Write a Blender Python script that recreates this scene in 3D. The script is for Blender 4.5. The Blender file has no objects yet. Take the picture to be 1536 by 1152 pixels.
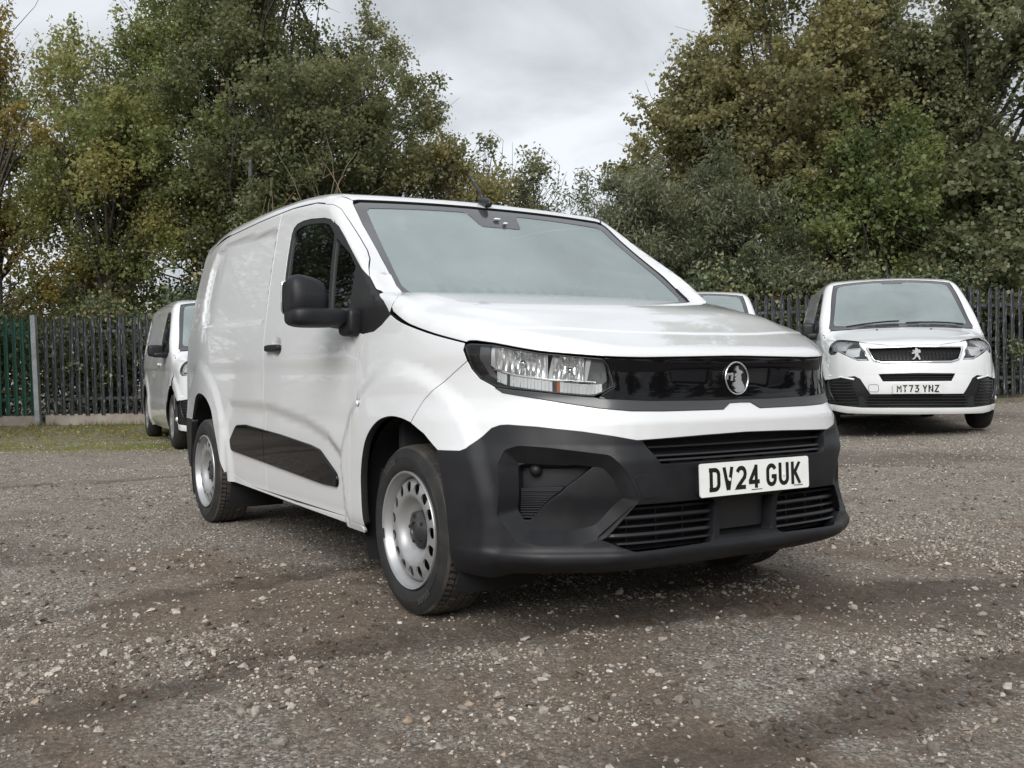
import bpy, math, random
import numpy as np
from mathutils import Vector, Matrix
from mathutils.geometry import delaunay_2d_cdt

random.seed(7)
RNG = np.random.default_rng(7)
SC = bpy.context.scene
COL = SC.collection

# ------------------------------------------------------------------ camera
CAM_POS = Vector((3.30555, -2.49441, 0.89652))
CAM_YAW, CAM_PITCH, CAM_ROLL = 2.57912, -0.01178, -0.01005
cd = bpy.data.cameras.new("camera")
cam = bpy.data.objects.new("camera", cd)
COL.objects.link(cam)
fw = Vector((math.cos(CAM_YAW) * math.cos(CAM_PITCH), math.sin(CAM_YAW) * math.cos(CAM_PITCH), math.sin(CAM_PITCH)))
rt = Vector((math.sin(CAM_YAW), -math.cos(CAM_YAW), 0.0))
up = rt.cross(fw)
r2 = rt * math.cos(CAM_ROLL) + up * math.sin(CAM_ROLL)
u2 = -rt * math.sin(CAM_ROLL) + up * math.cos(CAM_ROLL)
cam.matrix_world = Matrix(((r2.x, u2.x, -fw.x, CAM_POS.x), (r2.y, u2.y, -fw.y, CAM_POS.y), (r2.z, u2.z, -fw.z, CAM_POS.z), (0, 0, 0, 1)))
cd.sensor_fit = 'HORIZONTAL'
cd.sensor_width = 36.0
cd.lens = 36.0 * 1475.8 / 1536.0
cd.clip_start = 0.05
cd.clip_end = 1500
SC.camera = cam

# ------------------------------------------------------------------ overcast sky and a soft sun
SUN_EL, SUN_AZ = math.radians(34), math.radians(-42)      # azimuth measured from +x towards +y
SKY_STRENGTH = 0.10
CLOUD_LOW, CLOUD_HIGH = 3.8, 4.5
wd = bpy.data.worlds.new("World")
SC.world = wd
wd.use_nodes = True
wn, wl = wd.node_tree.nodes, wd.node_tree.links
wn.clear()
wo = wn.new("ShaderNodeOutputWorld")
bg = wn.new("ShaderNodeBackground"); bg.inputs[1].default_value = SKY_STRENGTH
sky = wn.new("ShaderNodeTexSky"); sky.sky_type = 'NISHITA'; sky.sun_disc = False
sky.sun_elevation = SUN_EL; sky.sun_rotation = math.pi / 2 - SUN_AZ
tc = wn.new("ShaderNodeTexCoord")
sp = wn.new("ShaderNodeSeparateXYZ"); wl.new(tc.outputs["Generated"], sp.inputs[0])
den = wn.new("ShaderNodeMath"); den.operation = 'ADD'; den.inputs[1].default_value = 0.28
ab = wn.new("ShaderNodeMath"); ab.operation = 'ABSOLUTE'; wl.new(sp.outputs[2], ab.inputs[0]); wl.new(ab.outputs[0], den.inputs[0])
vd = wn.new("ShaderNodeVectorMath"); vd.operation = 'DIVIDE'; wl.new(tc.outputs["Generated"], vd.inputs[0])
cb = wn.new("ShaderNodeCombineXYZ")
for i in range(3): wl.new(den.outputs[0], cb.inputs[i])
wl.new(cb.outputs[0], vd.inputs[1])
mp = wn.new("ShaderNodeMapping"); mp.inputs["Scale"].default_value = (1.0, 1.0, 2.2); mp.inputs["Location"].default_value = (3.1, 1.7, 0.4)
wl.new(vd.outputs[0], mp.inputs[0])
cn = wn.new("ShaderNodeTexNoise"); cn.inputs["Scale"].default_value = 2.3; cn.inputs["Detail"].default_value = 7; cn.inputs["Roughness"].default_value = 0.5; cn.inputs["Distortion"].default_value = 0.5
wl.new(mp.outputs[0], cn.inputs["Vector"])
cr = wn.new("ShaderNodeMapRange"); cr.inputs["From Min"].default_value = 0.36; cr.inputs["From Max"].default_value = 0.66
cr.inputs["To Min"].default_value = 0.70; cr.inputs["To Max"].default_value = 1.22
wl.new(cn.outputs["Fac"], cr.inputs["Value"])
gr = wn.new("ShaderNodeMapRange"); gr.inputs["From Min"].default_value = 0.0; gr.inputs["From Max"].default_value = 1.0
gr.inputs["To Min"].default_value = CLOUD_LOW; gr.inputs["To Max"].default_value = CLOUD_HIGH
wl.new(ab.outputs[0], gr.inputs["Value"])
ml = wn.new("ShaderNodeMath"); ml.operation = 'MULTIPLY'; wl.new(cr.outputs[0], ml.inputs[0]); wl.new(gr.outputs[0], ml.inputs[1])
tint = wn.new("ShaderNodeVectorMath"); tint.operation = 'SCALE'; tint.inputs[0].default_value = (0.965, 0.995, 1.03)
wl.new(ml.outputs[0], tint.inputs["Scale"])
mx = wn.new("ShaderNodeMix"); mx.data_type = 'RGBA'; mx.inputs[0].default_value = 0.93
wl.new(sky.outputs[0], mx.inputs[6]); wl.new(tint.outputs[0], mx.inputs[7])
wl.new(mx.outputs[2], bg.inputs[0]); wl.new(bg.outputs[0], wo.inputs[0])

sl = bpy.data.lights.new("sun", 'SUN'); sl.energy = 1.5; sl.angle = math.radians(34); sl.color = (1.0, 0.982, 0.955)
so = bpy.data.objects.new("sun", sl); COL.objects.link(so)
sd = Vector((math.cos(SUN_EL) * math.cos(SUN_AZ), math.cos(SUN_EL) * math.sin(SUN_AZ), math.sin(SUN_EL)))
so.rotation_euler = (-sd).to_track_quat('-Z', 'Y').to_euler()
so.location = sd * 30

SC.view_settings.view_transform = 'Standard'
SC.view_settings.look = 'None'
SC.view_settings.exposure = 1.0
SC.view_settings.gamma = 1.0
SC.view_settings.use_curve_mapping = False
SC.render.engine = 'CYCLES'
SC.cycles.max_bounces = 10
SC.cycles.diffuse_bounces = 6
SC.cycles.transmission_bounces = 8
SC.cycles.transparent_max_bounces = 12
SC.cycles.caustics_reflective = False
SC.cycles.caustics_refractive = False
SC.cycles.use_denoising = True

# ------------------------------------------------------------------ small helpers
def link(o, parent=None):
    COL.objects.link(o)
    if parent is not None:
        o.parent = parent
    return o


def tag(o, label=None, cat=None, group=None, kind=None):
    if label: o["label"] = label
    if cat: o["category"] = cat
    if group: o["group"] = group
    if kind: o["kind"] = kind
    return o


def empty(name, loc=(0, 0, 0), rz=0.0, label=None, cat=None, group=None):
    o = bpy.data.objects.new(name, None)
    o.empty_display_size = 0.2
    COL.objects.link(o)
    o.location = loc
    o.rotation_euler = (0, 0, rz)
    return tag(o, label, cat, group)


def copy_tree(o, parent=None):
    c = o.copy(); COL.objects.link(c)
    if parent is not None: c.parent = parent
    for ch in list(o.children): copy_tree(ch, c)
    return c


def mesh_np(name, V, F, mat=None, smooth=False, parent=None, normals=None):
    """mesh object from numpy vertices and a list/array of faces (all tris or all quads, or mixed lists)"""
    me = bpy.data.meshes.new(name)
    V = np.asarray(V, float)
    if isinstance(F, np.ndarray):
        n = F.shape[1]
        me.vertices.add(len(V)); me.vertices.foreach_set("co", V.ravel().astype(np.float32))
        me.loops.add(F.size); me.loops.foreach_set("vertex_index", F.ravel().astype(np.int32))
        me.polygons.add(len(F)); me.polygons.foreach_set("loop_start", np.arange(0, F.size, n, dtype=np.int32))
        me.update(calc_edges=True)
    else:
        me.from_pydata(V.tolist(), [], F); me.update()
    me.validate()
    if smooth: me.polygons.foreach_set("use_smooth", np.ones(len(me.polygons), bool))
    if normals is not None and len(normals) == len(me.vertices):
        me.normals_split_custom_set_from_vertices(np.asarray(normals).tolist())
    if mat is not None: me.materials.append(mat)
    return link(bpy.data.objects.new(name, me), parent)


class MB:
    """collects simple shapes into one mesh"""
    def __init__(s): s.V = []; s.F = []
    def add(s, V, F):
        b = len(s.V); s.V += [tuple(map(float, v)) for v in V]; s.F += [tuple(i + b for i in f) for f in F]; return s
    def box(s, c, d, rz=0.0, ry=0.0, rx=0.0, taper=1.0):
        c = Vector(c); x, y, z = d[0] / 2, d[1] / 2, d[2] / 2
        M = Matrix.Rotation(rz, 3, 'Z') @ Matrix.Rotation(ry, 3, 'Y') @ Matrix.Rotation(rx, 3, 'X')
        P = [(-x, -y, -z), (x, -y, -z), (x, y, -z), (-x, y, -z), (-x * taper, -y * taper, z), (x * taper, -y * taper, z), (x * taper, y * taper, z), (-x * taper, y * taper, z)]
        s.add([M @ Vector(p) + c for p in P], [(3, 2, 1, 0), (4, 5, 6, 7), (0, 1, 5, 4), (1, 2, 6, 5), (2, 3, 7, 6), (3, 0, 4, 7)]); return s
    def tube(s, pts, rad, n=8, cap=True):
        pts = [Vector(p) for p in pts]
        rad = rad if isinstance(rad, (list, tuple)) else [rad] * len(pts)
        V = []; F = []
        up0 = Vector((0, 0, 1))
        for i, p in enumerate(pts):
            t = (pts[min(i + 1, len(pts) - 1)] - pts[max(i - 1, 0)]).normalized()
            a = t.cross(up0)
            if a.length < 0.05: a = t.cross(Vector((1, 0, 0)))
            a.normalize(); b = t.cross(a)
            for k in range(n):
                w = 2 * math.pi * k / n
                V.append(p + (a * math.cos(w) + b * math.sin(w)) * rad[i])
        for i in range(len(pts) - 1):
            for k in range(n):
                F.append((i * n + k, i * n + (k + 1) % n, (i + 1) * n + (k + 1) % n, (i + 1) * n + k))
        if cap:
            F.append(tuple(range(n - 1, -1, -1))); F.append(tuple(range((len(pts) - 1) * n, len(pts) * n)))
        s.add(V, F); return s
    def prism(s, poly, M, th):
        """polygon in local xy extruded by th along local z, placed by matrix M"""
        n = len(poly)
        V = [M @ Vector((p[0], p[1], 0)) for p in poly] + [M @ Vector((p[0], p[1], th)) for p in poly]
        F = [tuple(range(n - 1, -1, -1)), tuple(range(n, 2 * n))] + [(i, (i + 1) % n, (i + 1) % n + n, i + n) for i in range(n)]
        s.add(V, F); return s
    def build(s, name, mat, parent=None, smooth=False, sharp=None):
        me = bpy.data.meshes.new(name); me.from_pydata(s.V, [], s.F); me.update(); me.validate()
        if smooth:
            me.polygons.foreach_set("use_smooth", np.ones(len(me.polygons), bool))
            if sharp is not None: me.set_sharp_from_angle(angle=math.radians(sharp))
        if mat: me.materials.append(mat)
        return link(bpy.data.objects.new(name, me), parent)


def superbox(c, d, e=0.35, nu=40, nv=20, rot=None, shape=None):
    """rounded box (superellipsoid) centred at c with full size d; shape(v)->v deforms unit coordinates"""
    V = []; F = []
    def pw(a, k): return math.copysign(abs(a) ** k, a)
    for j in range(nv + 1):
        v = -math.pi / 2 + math.pi * j / nv
        for i in range(nu):
            u = 2 * math.pi * i / nu
            p = Vector((pw(math.cos(v), e) * pw(math.cos(u), e), pw(math.cos(v), e) * pw(math.sin(u), e), pw(math.sin(v), e)))
            if shape: p = Vector(shape(p))
            p = Vector((p.x * d[0] / 2, p.y * d[1] / 2, p.z * d[2] / 2))
            if rot: p = rot @ p
            V.append(p + Vector(c))
    for j in range(nv):
        for i in range(nu):
            F.append((j * nu + i, j * nu + (i + 1) % nu, (j + 1) * nu + (i + 1) % nu, (j + 1) * nu + i))
    return V, F


def lathe(profile, n=64, axis='y', a0=0.0, a1=2 * math.pi):
    """profile [(r, h)] turned about the y axis (wheels)"""
    full = abs(a1 - a0 - 2 * math.pi) < 1e-6
    m = n if full else n + 1
    V = []; F = []; k = len(profile)
    for i in range(m):
        a = a0 + (a1 - a0) * i / n
        for r, h in profile: V.append((r * math.cos(a), h, r * math.sin(a)))
    for i in range(n):
        j = (i + 1) % m
        for p in range(k - 1): F.append((i * k + p, i * k + p + 1, j * k + p + 1, j * k + p))
    return V, F


# ------------------------------------------------------------------ materials
def mat_base(name, color=(0.5, 0.5, 0.5), rough=0.5, metal=0.0, coat=0.0, spec=0.5, ior=1.5, coat_rough=0.03):
    m = bpy.data.materials.new(name); m.use_nodes = True
    b = m.node_tree.nodes["Principled BSDF"]
    b.inputs["Base Color"].default_value = (*color, 1); b.inputs["Roughness"].default_value = rough
    b.inputs["Metallic"].default_value = metal; b.inputs["Coat Weight"].default_value = coat
    b.inputs["Coat Roughness"].default_value = coat_rough; b.inputs["IOR"].default_value = ior
    b.inputs["Specular IOR Level"].default_value = spec
    return m, m.node_tree, b


def noise_mix(m, nt, b, c1, c2, scale, detail=6, lo=0.4, hi=0.6, rough=0.6, coord="Object", stretch=None, bump=0.0, bump_scale=None, rough_var=None):
    """mottle the base colour between c1 and c2 (dirt, grain) and optionally add fine relief"""
    N, L = nt.nodes, nt.links
    t = N.new("ShaderNodeTexCoord"); src = t.outputs[coord]
    if stretch:
        mpg = N.new("ShaderNodeMapping"); mpg.inputs["Scale"].default_value = stretch; L.new(src, mpg.inputs[0]); src = mpg.outputs[0]
    n = N.new("ShaderNodeTexNoise"); n.inputs["Scale"].default_value = scale; n.inputs["Detail"].default_value = detail; n.inputs["Roughness"].default_value = rough
    L.new(src, n.inputs["Vector"])
    r = N.new("ShaderNodeMapRange"); r.inputs["From Min"].default_value = lo; r.inputs["From Max"].default_value = hi
    L.new(n.outputs["Fac"], r.inputs["Value"])
    x = N.new("ShaderNodeMix"); x.data_type = 'RGBA'; x.inputs[6].default_value = (*c1, 1); x.inputs[7].default_value = (*c2, 1)
    L.new(r.outputs[0], x.inputs[0]); L.new(x.outputs[2], b.inputs["Base Color"])
    if rough_var:
        q = N.new("ShaderNodeMapRange"); q.inputs["To Min"].default_value = rough_var[0]; q.inputs["To Max"].default_value = rough_var[1]
        L.new(r.outputs[0], q.inputs["Value"]); L.new(q.outputs[0], b.inputs["Roughness"])
    if bump:
        n2 = N.new("ShaderNodeTexNoise"); n2.inputs["Scale"].default_value = bump_scale or scale * 4; n2.inputs["Detail"].default_value = 4
        L.new(src, n2.inputs["Vector"])
        bp = N.new("ShaderNodeBump"); bp.inputs["Strength"].default_value = bump; bp.inputs["Distance"].default_value = 0.004
        L.new(n2.outputs["Fac"], bp.inputs["Height"]); L.new(bp.outputs[0], b.inputs["Normal"])
    return m


M = {}
m, nt, b = mat_base("white_paint", (0.8, 0.8, 0.805), 0.38, 0, 1.0, 0.5)
M["white"] = noise_mix(m, nt, b, (0.685, 0.695, 0.706), (0.665, 0.67, 0.67), 3.0, 8, 0.45, 0.7)
m, nt, b = mat_base("textured_black_plastic", (0.03, 0.031, 0.034), 0.55, 0, 0, 0.32)
M["plastic"] = noise_mix(m, nt, b, (0.009, 0.0095, 0.0115), (0.015, 0.0155, 0.018), 6, 6, 0.4, 0.65, bump=0.12, bump_scale=900, rough_var=(0.42, 0.56))
m, nt, b = mat_base("satin_grey_trim", (0.045, 0.047, 0.05), 0.3); M["satin"] = m
m, nt, b = mat_base("gloss_black", (0.004, 0.004, 0.005), 0.03, 0, 0.0, 0.30); M["gloss"] = m
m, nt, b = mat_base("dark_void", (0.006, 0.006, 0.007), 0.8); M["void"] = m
m, nt, b = mat_base("slat_black", (0.012, 0.012, 0.014), 0.35); M["slat"] = m
m, nt, b = mat_base("window_rubber_gap_shade", (0.012, 0.012, 0.013), 0.45); M["rubber_gap_shade"] = m
m, nt, b = mat_base("frit_black", (0.05, 0.052, 0.055), 0.12, 0, 0.6); M["frit"] = m
m, nt, b = mat_base("chrome", (0.82, 0.83, 0.84), 0.06, 1.0); M["chrome"] = m
m, nt, b = mat_base("dull_chrome", (0.84, 0.85, 0.86), 0.17, 0.55); M["reflector"] = m
m, nt, b = mat_base("badge_chrome", (0.80, 0.81, 0.82), 0.22, 0.9); M["badge"] = m
m, nt, b = mat_base("light_blade", (0.8, 0.82, 0.84), 0.2); M["blade"] = m
m, nt, b = mat_base("amber", (0.42, 0.11, 0.02), 0.3); M["amber"] = m
m, nt, b = mat_base("lamp_housing", (0.13, 0.135, 0.14), 0.3); M["lamp_body"] = m
m, nt, b = mat_base("lamp_black", (0.03, 0.032, 0.034), 0.25); M["lamp_dark"] = m
m, nt, b = mat_base("plate_white", (0.80, 0.81, 0.78), 0.25); M["plate"] = noise_mix(m, nt, b, (0.80, 0.81, 0.79), (0.74, 0.75, 0.72), 12, 6, 0.45, 0.75)
m, nt, b = mat_base("plate_black", (0.008, 0.008, 0.009), 0.3); M["plate_ink"] = m
m, nt, b = mat_base("tyre_rubber", (0.02, 0.02, 0.02), 0.75)
M["tyre"] = noise_mix(m, nt, b, (0.013, 0.013, 0.0133), (0.030, 0.028, 0.026), 9, 8, 0.45, 0.72, bump=0.15, bump_scale=160)
m, nt, b = mat_base("tyre_lettering", (0.05, 0.05, 0.05), 0.7); M["tyre_text"] = m
m, nt, b = mat_base("tread_dirt", (0.04, 0.036, 0.032), 0.85)
M["tread"] = noise_mix(m, nt, b, (0.022, 0.021, 0.020), (0.085, 0.074, 0.061), 7, 8, 0.38, 0.68)
m, nt, b = mat_base("steel_wheel_silver", (0.56, 0.57, 0.575), 0.42, 0.55, 0.3)
M["steel"] = noise_mix(m, nt, b, (0.39, 0.395, 0.40), (0.27, 0.25, 0.225), 6, 8, 0.52, 0.78)
m, nt, b = mat_base("hub_plastic", (0.035, 0.036, 0.038), 0.4)
M["hub"] = noise_mix(m, nt, b, (0.03, 0.03, 0.032), (0.08, 0.075, 0.07), 14, 8, 0.5, 0.75)
m, nt, b = mat_base("cabin_dark", (0.035, 0.036, 0.039), 0.7); M["cabin"] = m
m, nt, b = mat_base("seat_fabric", (0.03, 0.031, 0.036), 0.9); M["seat"] = m
m, nt, b = mat_base("bulkhead_grey", (0.60, 0.61, 0.61), 0.6); M["bulkhead"] = m


def glass(name, tint, refl_ior, haze=0.0, haze_col=(0.6, 0.65, 0.65), gloss=(0.91, 1.0, 0.985)):
    m = bpy.data.materials.new(name); m.use_nodes = True
    N, L = m.node_tree.nodes, m.node_tree.links; N.clear()
    o = N.new("ShaderNodeOutputMaterial"); t = N.new("ShaderNodeBsdfTransparent"); t.inputs[0].default_value = (*tint, 1)
    g = N.new("ShaderNodeBsdfGlossy"); g.inputs["Roughness"].default_value = 0.015; g.inputs[0].default_value = (*gloss, 1)
    f = N.new("ShaderNodeFresnel"); f.inputs[0].default_value = refl_ior
    x = N.new("ShaderNodeMixShader"); L.new(f.outputs[0], x.inputs[0]); L.new(t.outputs[0], x.inputs[1]); L.new(g.outputs[0], x.inputs[2])
    out = x.outputs[0]
    if haze:
        d = N.new("ShaderNodeBsdfDiffuse"); d.inputs[0].default_value = (*haze_col, 1)
        tcn = N.new("ShaderNodeTexCoord"); nz = N.new("ShaderNodeTexNoise"); nz.inputs["Scale"].default_value = 3.0; nz.inputs["Detail"].default_value = 5
        L.new(tcn.outputs["Object"], nz.inputs["Vector"])
        mr = N.new("ShaderNodeMapRange"); mr.inputs["From Min"].default_value = 0.3; mr.inputs["From Max"].default_value = 0.7
        mr.inputs["To Min"].default_value = haze * 0.7; mr.inputs["To Max"].default_value = haze * 1.3; L.new(nz.outputs["Fac"], mr.inputs["Value"])
        y = N.new("ShaderNodeMixShader"); L.new(mr.outputs[0], y.inputs[0]); L.new(out, y.inputs[1]); L.new(d.outputs[0], y.inputs[2]); out = y.outputs[0]
    L.new(out, o.inputs[0]); return m


M["windscreen"] = glass("windscreen_glass", (0.62, 0.72, 0.68), 4.4, 0.12, (0.62, 0.73, 0.72))
M["side_glass"] = glass("side_glass", (0.35, 0.42, 0.38), 1.75)
M["lens"] = glass("clear_lens", (0.90, 0.91, 0.91), 1.5, gloss=(1, 1, 1))

# ------------------------------------------------------------------ implicit van bodies
class Cur:
    """monotone cubic through points"""
    def __init__(s, pts):
        p = np.array(sorted(pts), float); s.x = p[:, 0]; s.y = p[:, 1]
        h = np.diff(s.x); d = np.diff(s.y) / h; mm = np.zeros(len(p)); mm[0] = d[0]; mm[-1] = d[-1]
        for i in range(1, len(p) - 1):
            if d[i - 1] * d[i] > 0:
                w1 = 2 * h[i] + h[i - 1]; w2 = h[i] + 2 * h[i - 1]; mm[i] = (w1 + w2) / (w1 / d[i - 1] + w2 / d[i])
        s.m = mm; s.h = h
    def __call__(s, x):
        x = np.asarray(x, float); i = np.clip(np.searchsorted(s.x, x) - 1, 0, len(s.x) - 2)
        h = s.h[i]; t = (x - s.x[i]) / h; tt = np.clip(t, 0, 1)
        a = (1 + 2 * tt) * (1 - tt) ** 2 * s.y[i] + tt * (1 - tt) ** 2 * h * s.m[i] + tt * tt * (3 - 2 * tt) * s.y[i + 1] + tt * tt * (tt - 1) * h * s.m[i + 1]
        return a + np.where(t < 0, t * h * s.m[i], 0) + np.where(t > 1, (t - 1) * h * s.m[i + 1], 0)
    def d(s, x): return (s(x + .003) - s(x - .003)) / .006


def sstep(a, b, x):
    t = np.clip((x - a) / (b - a), 0, 1); return t * t * (3 - 2 * t)


def smax(a, b, k):
    h = np.clip(.5 + .5 * (a - b) / k, 0, 1); return b + (a - b) * h + k * h * (1 - h)


def sdpoly(px, py, poly):
    V = np.asarray(poly, float); W = np.roll(V, -1, 0); d = np.full(px.shape, 1e9); ins = np.zeros(px.shape, bool)
    for (ax, ay), (bx, by) in zip(V, W):
        ex, ey = bx - ax, by - ay; t = np.clip(((px - ax) * ex + (py - ay) * ey) / (ex * ex + ey * ey + 1e-12), 0, 1)
        d = np.minimum(d, (px - ax - t * ex) ** 2 + (py - ay - t * ey) ** 2)
        if ey != 0: ins ^= ((ay > py) != (by > py)) & (px < ex * (py - ay) / ey + ax)
    d = np.sqrt(d); return np.where(ins, -d, d)


def unit(v): return v / np.maximum(np.linalg.norm(v, axis=-1, keepdims=True), 1e-9)


class Form:
    """smooth van body: f < 0 inside; x forward from the front axle, y left, z up"""
    axis_x = -0.2
    def base(s, P): raise NotImplementedError
    def feat(s, P): return np.zeros(P.shape[:-1])
    def grad(s, f, P, e=0.002):
        g = np.empty(P.shape)
        for k in range(3):
            q = np.zeros(3); q[k] = e; g[..., k] = (f(P + q) - f(P - q)) / (2 * e)
        return g
    def rays(s, dom, uv):
        n = len(uv); u, v = uv[:, 0], uv[:, 1]; o = np.zeros((n, 3)); d = np.zeros((n, 3))
        if dom == 'S': o[:, 0] = u; o[:, 1] = -1.25; o[:, 2] = v; d[:, 1] = 1
        elif dom == 'T': o[:, 0] = u; o[:, 1] = v; o[:, 2] = 2.4; d[:, 2] = -1
        elif dom == 'F': o[:, 0] = 1.6; o[:, 1] = u; o[:, 2] = v; d[:, 0] = -1
        elif dom == 'H': o[:] = u[:, None] * HU + np.array([0, 1.0, 0]) * v[:, None] + 2.6 * HD; d[:] = -HD
        elif dom == 'B': o[:, 0] = -6.0; o[:, 1] = u; o[:, 2] = v; d[:, 0] = 1
        elif dom == 'C':
            d[:, 0] = -np.cos(u); d[:, 1] = -np.sin(u); o[:, 0] = s.axis_x - 1.7 * d[:, 0]; o[:, 1] = -1.7 * d[:, 1]; o[:, 2] = v
        elif dom == 'P':
            o[:] = PO + u[:, None] * PU + v[:, None] * PV - 0.6 * PD; d[:] = PD
        return o, d
    def uv(s, dom, P):
        P = np.asarray(P, float)
        if dom == 'S': return P[:, [0, 2]]
        if dom == 'T': return P[:, [0, 1]]
        if dom == 'H': return np.stack([P @ HU, P[:, 1]], 1)
        if dom in 'FB': return P[:, [1, 2]]
        if dom == 'C': return np.stack([np.arctan2(P[:, 1], P[:, 0] - s.axis_x), P[:, 2]], 1)
        if dom == 'P': return np.stack([(P - PO) @ PU, (P - PO) @ PV], 1)
    def trace(s, dom, uv):
        o, d = s.rays(dom, np.asarray(uv, float)); t = np.zeros(len(o)); act = np.ones(len(o), bool); best = np.full(len(o), 1e9); tb = np.zeros(len(o))
        for _ in range(110):
            f = s.base(o[act] + d[act] * t[act, None]); k = np.where(act)[0]
            g = np.abs(f) < best[k]; best[k[g]] = np.abs(f[g]); tb[k[g]] = t[k[g]]
            t[k] += np.clip(f * 0.75, -0.05, .12); act[k[np.abs(f) < 2e-5]] = False
            act &= t < 3.4
            if not act.any(): break
        P = o + d * tb[:, None]; miss = best > 4e-4
        if miss.any():                                  # a ray that grazes past: drop to the nearest surface
            q = P[miss]
            for _ in range(12):
                g = s.grad(s.base, q); q = q - g * (s.base(q) / np.maximum((g * g).sum(-1), 1e-3))[:, None]
            P[miss] = q
        return P
    def surf(s, dom, uv, off=0.0, feat=True):
        """points and normals of the finished surface over a projection domain"""
        P = s.trace(dom, uv); n = unit(s.grad(s.base, P))
        if feat:
            dd = s.feat(P); g = s.grad(s.feat, P, 0.0015); g = g - (g * n).sum(-1, keepdims=True) * n
            gl = np.linalg.norm(g, axis=-1, keepdims=True); g = g * np.minimum(1, 2.5 / np.maximum(gl, 1e-6))
            P = P - n * (dd + (off(P) if callable(off) else off))[:, None]; n = unit(n + g)
        elif callable(off): P = P - n * off(P)[:, None]
        elif off: P = P - n * off
        return P, n


HD = np.array([.52, 0, .854]); HD /= np.linalg.norm(HD); HU = np.array([HD[2], 0, -HD[0]])
PD = np.array([-.45, .75, -.48]); PD /= np.linalg.norm(PD)
PU = np.array([-.62, .08, .78]); PU -= PD * (PU @ PD); PU /= np.linalg.norm(PU)
PV = np.cross(PD, PU); PO = np.array([-.5, -.8, 1.4])


def resample(L, h):
    L = np.asarray(L, float); out = []
    for a, c in zip(L, np.roll(L, -1, 0)):
        n = max(1, int(math.ceil(np.linalg.norm(c - a) / h)))
        for i in range(n): out.append(a + (c - a) * i / n)
    return np.array(out)


def area2(L): x, y = L[:, 0], L[:, 1]; return np.sum(x * np.roll(y, -1) - np.roll(x, -1) * y)


def offset2(L, d):
    """move a counter-clockwise loop inward by d"""
    a = L - np.roll(L, 1, 0); c = np.roll(L, -1, 0) - L
    a /= np.linalg.norm(a, axis=1, keepdims=True) + 1e-9; c /= np.linalg.norm(c, axis=1, keepdims=True) + 1e-9
    na = np.stack([-a[:, 1], a[:, 0]], 1); nc = np.stack([-c[:, 1], c[:, 0]], 1)
    n = na + nc; n /= np.maximum(np.sum(n * n, axis=1, keepdims=True), 0.6) / 2
    return L + n * d


def fillet(L, r, n=5):
    """round every corner of a polygon"""
    L = np.asarray(L, float); out = []; N = len(L)
    for i in range(N):
        p, a, c = L[i], L[i - 1], L[(i + 1) % N]
        u, v = a - p, c - p; lu, lv = np.linalg.norm(u), np.linalg.norm(v); q = min(r, lu * .45, lv * .45)
        A, Bp = p + u / lu * q, p + v / lv * q
        for k in range(n + 1):
            t = k / n; out.append((1 - t) ** 2 * A + 2 * t * (1 - t) * p + t * t * Bp)
    return np.array(out)


def smooth_loop(L, n=4):
    """closed Catmull-Rom through the points"""
    L = np.asarray(L, float); out = []
    for i in range(len(L)):
        p0, p1, p2, p3 = L[i - 1], L[i], L[(i + 1) % len(L)], L[(i + 2) % len(L)]
        for k in range(n):
            t = k / n
            out.append(.5 * ((2 * p1) + (-p0 + p2) * t + (2 * p0 - 5 * p1 + 4 * p2 - p3) * t * t + (-p0 + 3 * p1 - 3 * p2 + p3) * t ** 3))
    return np.array(out)


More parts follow.
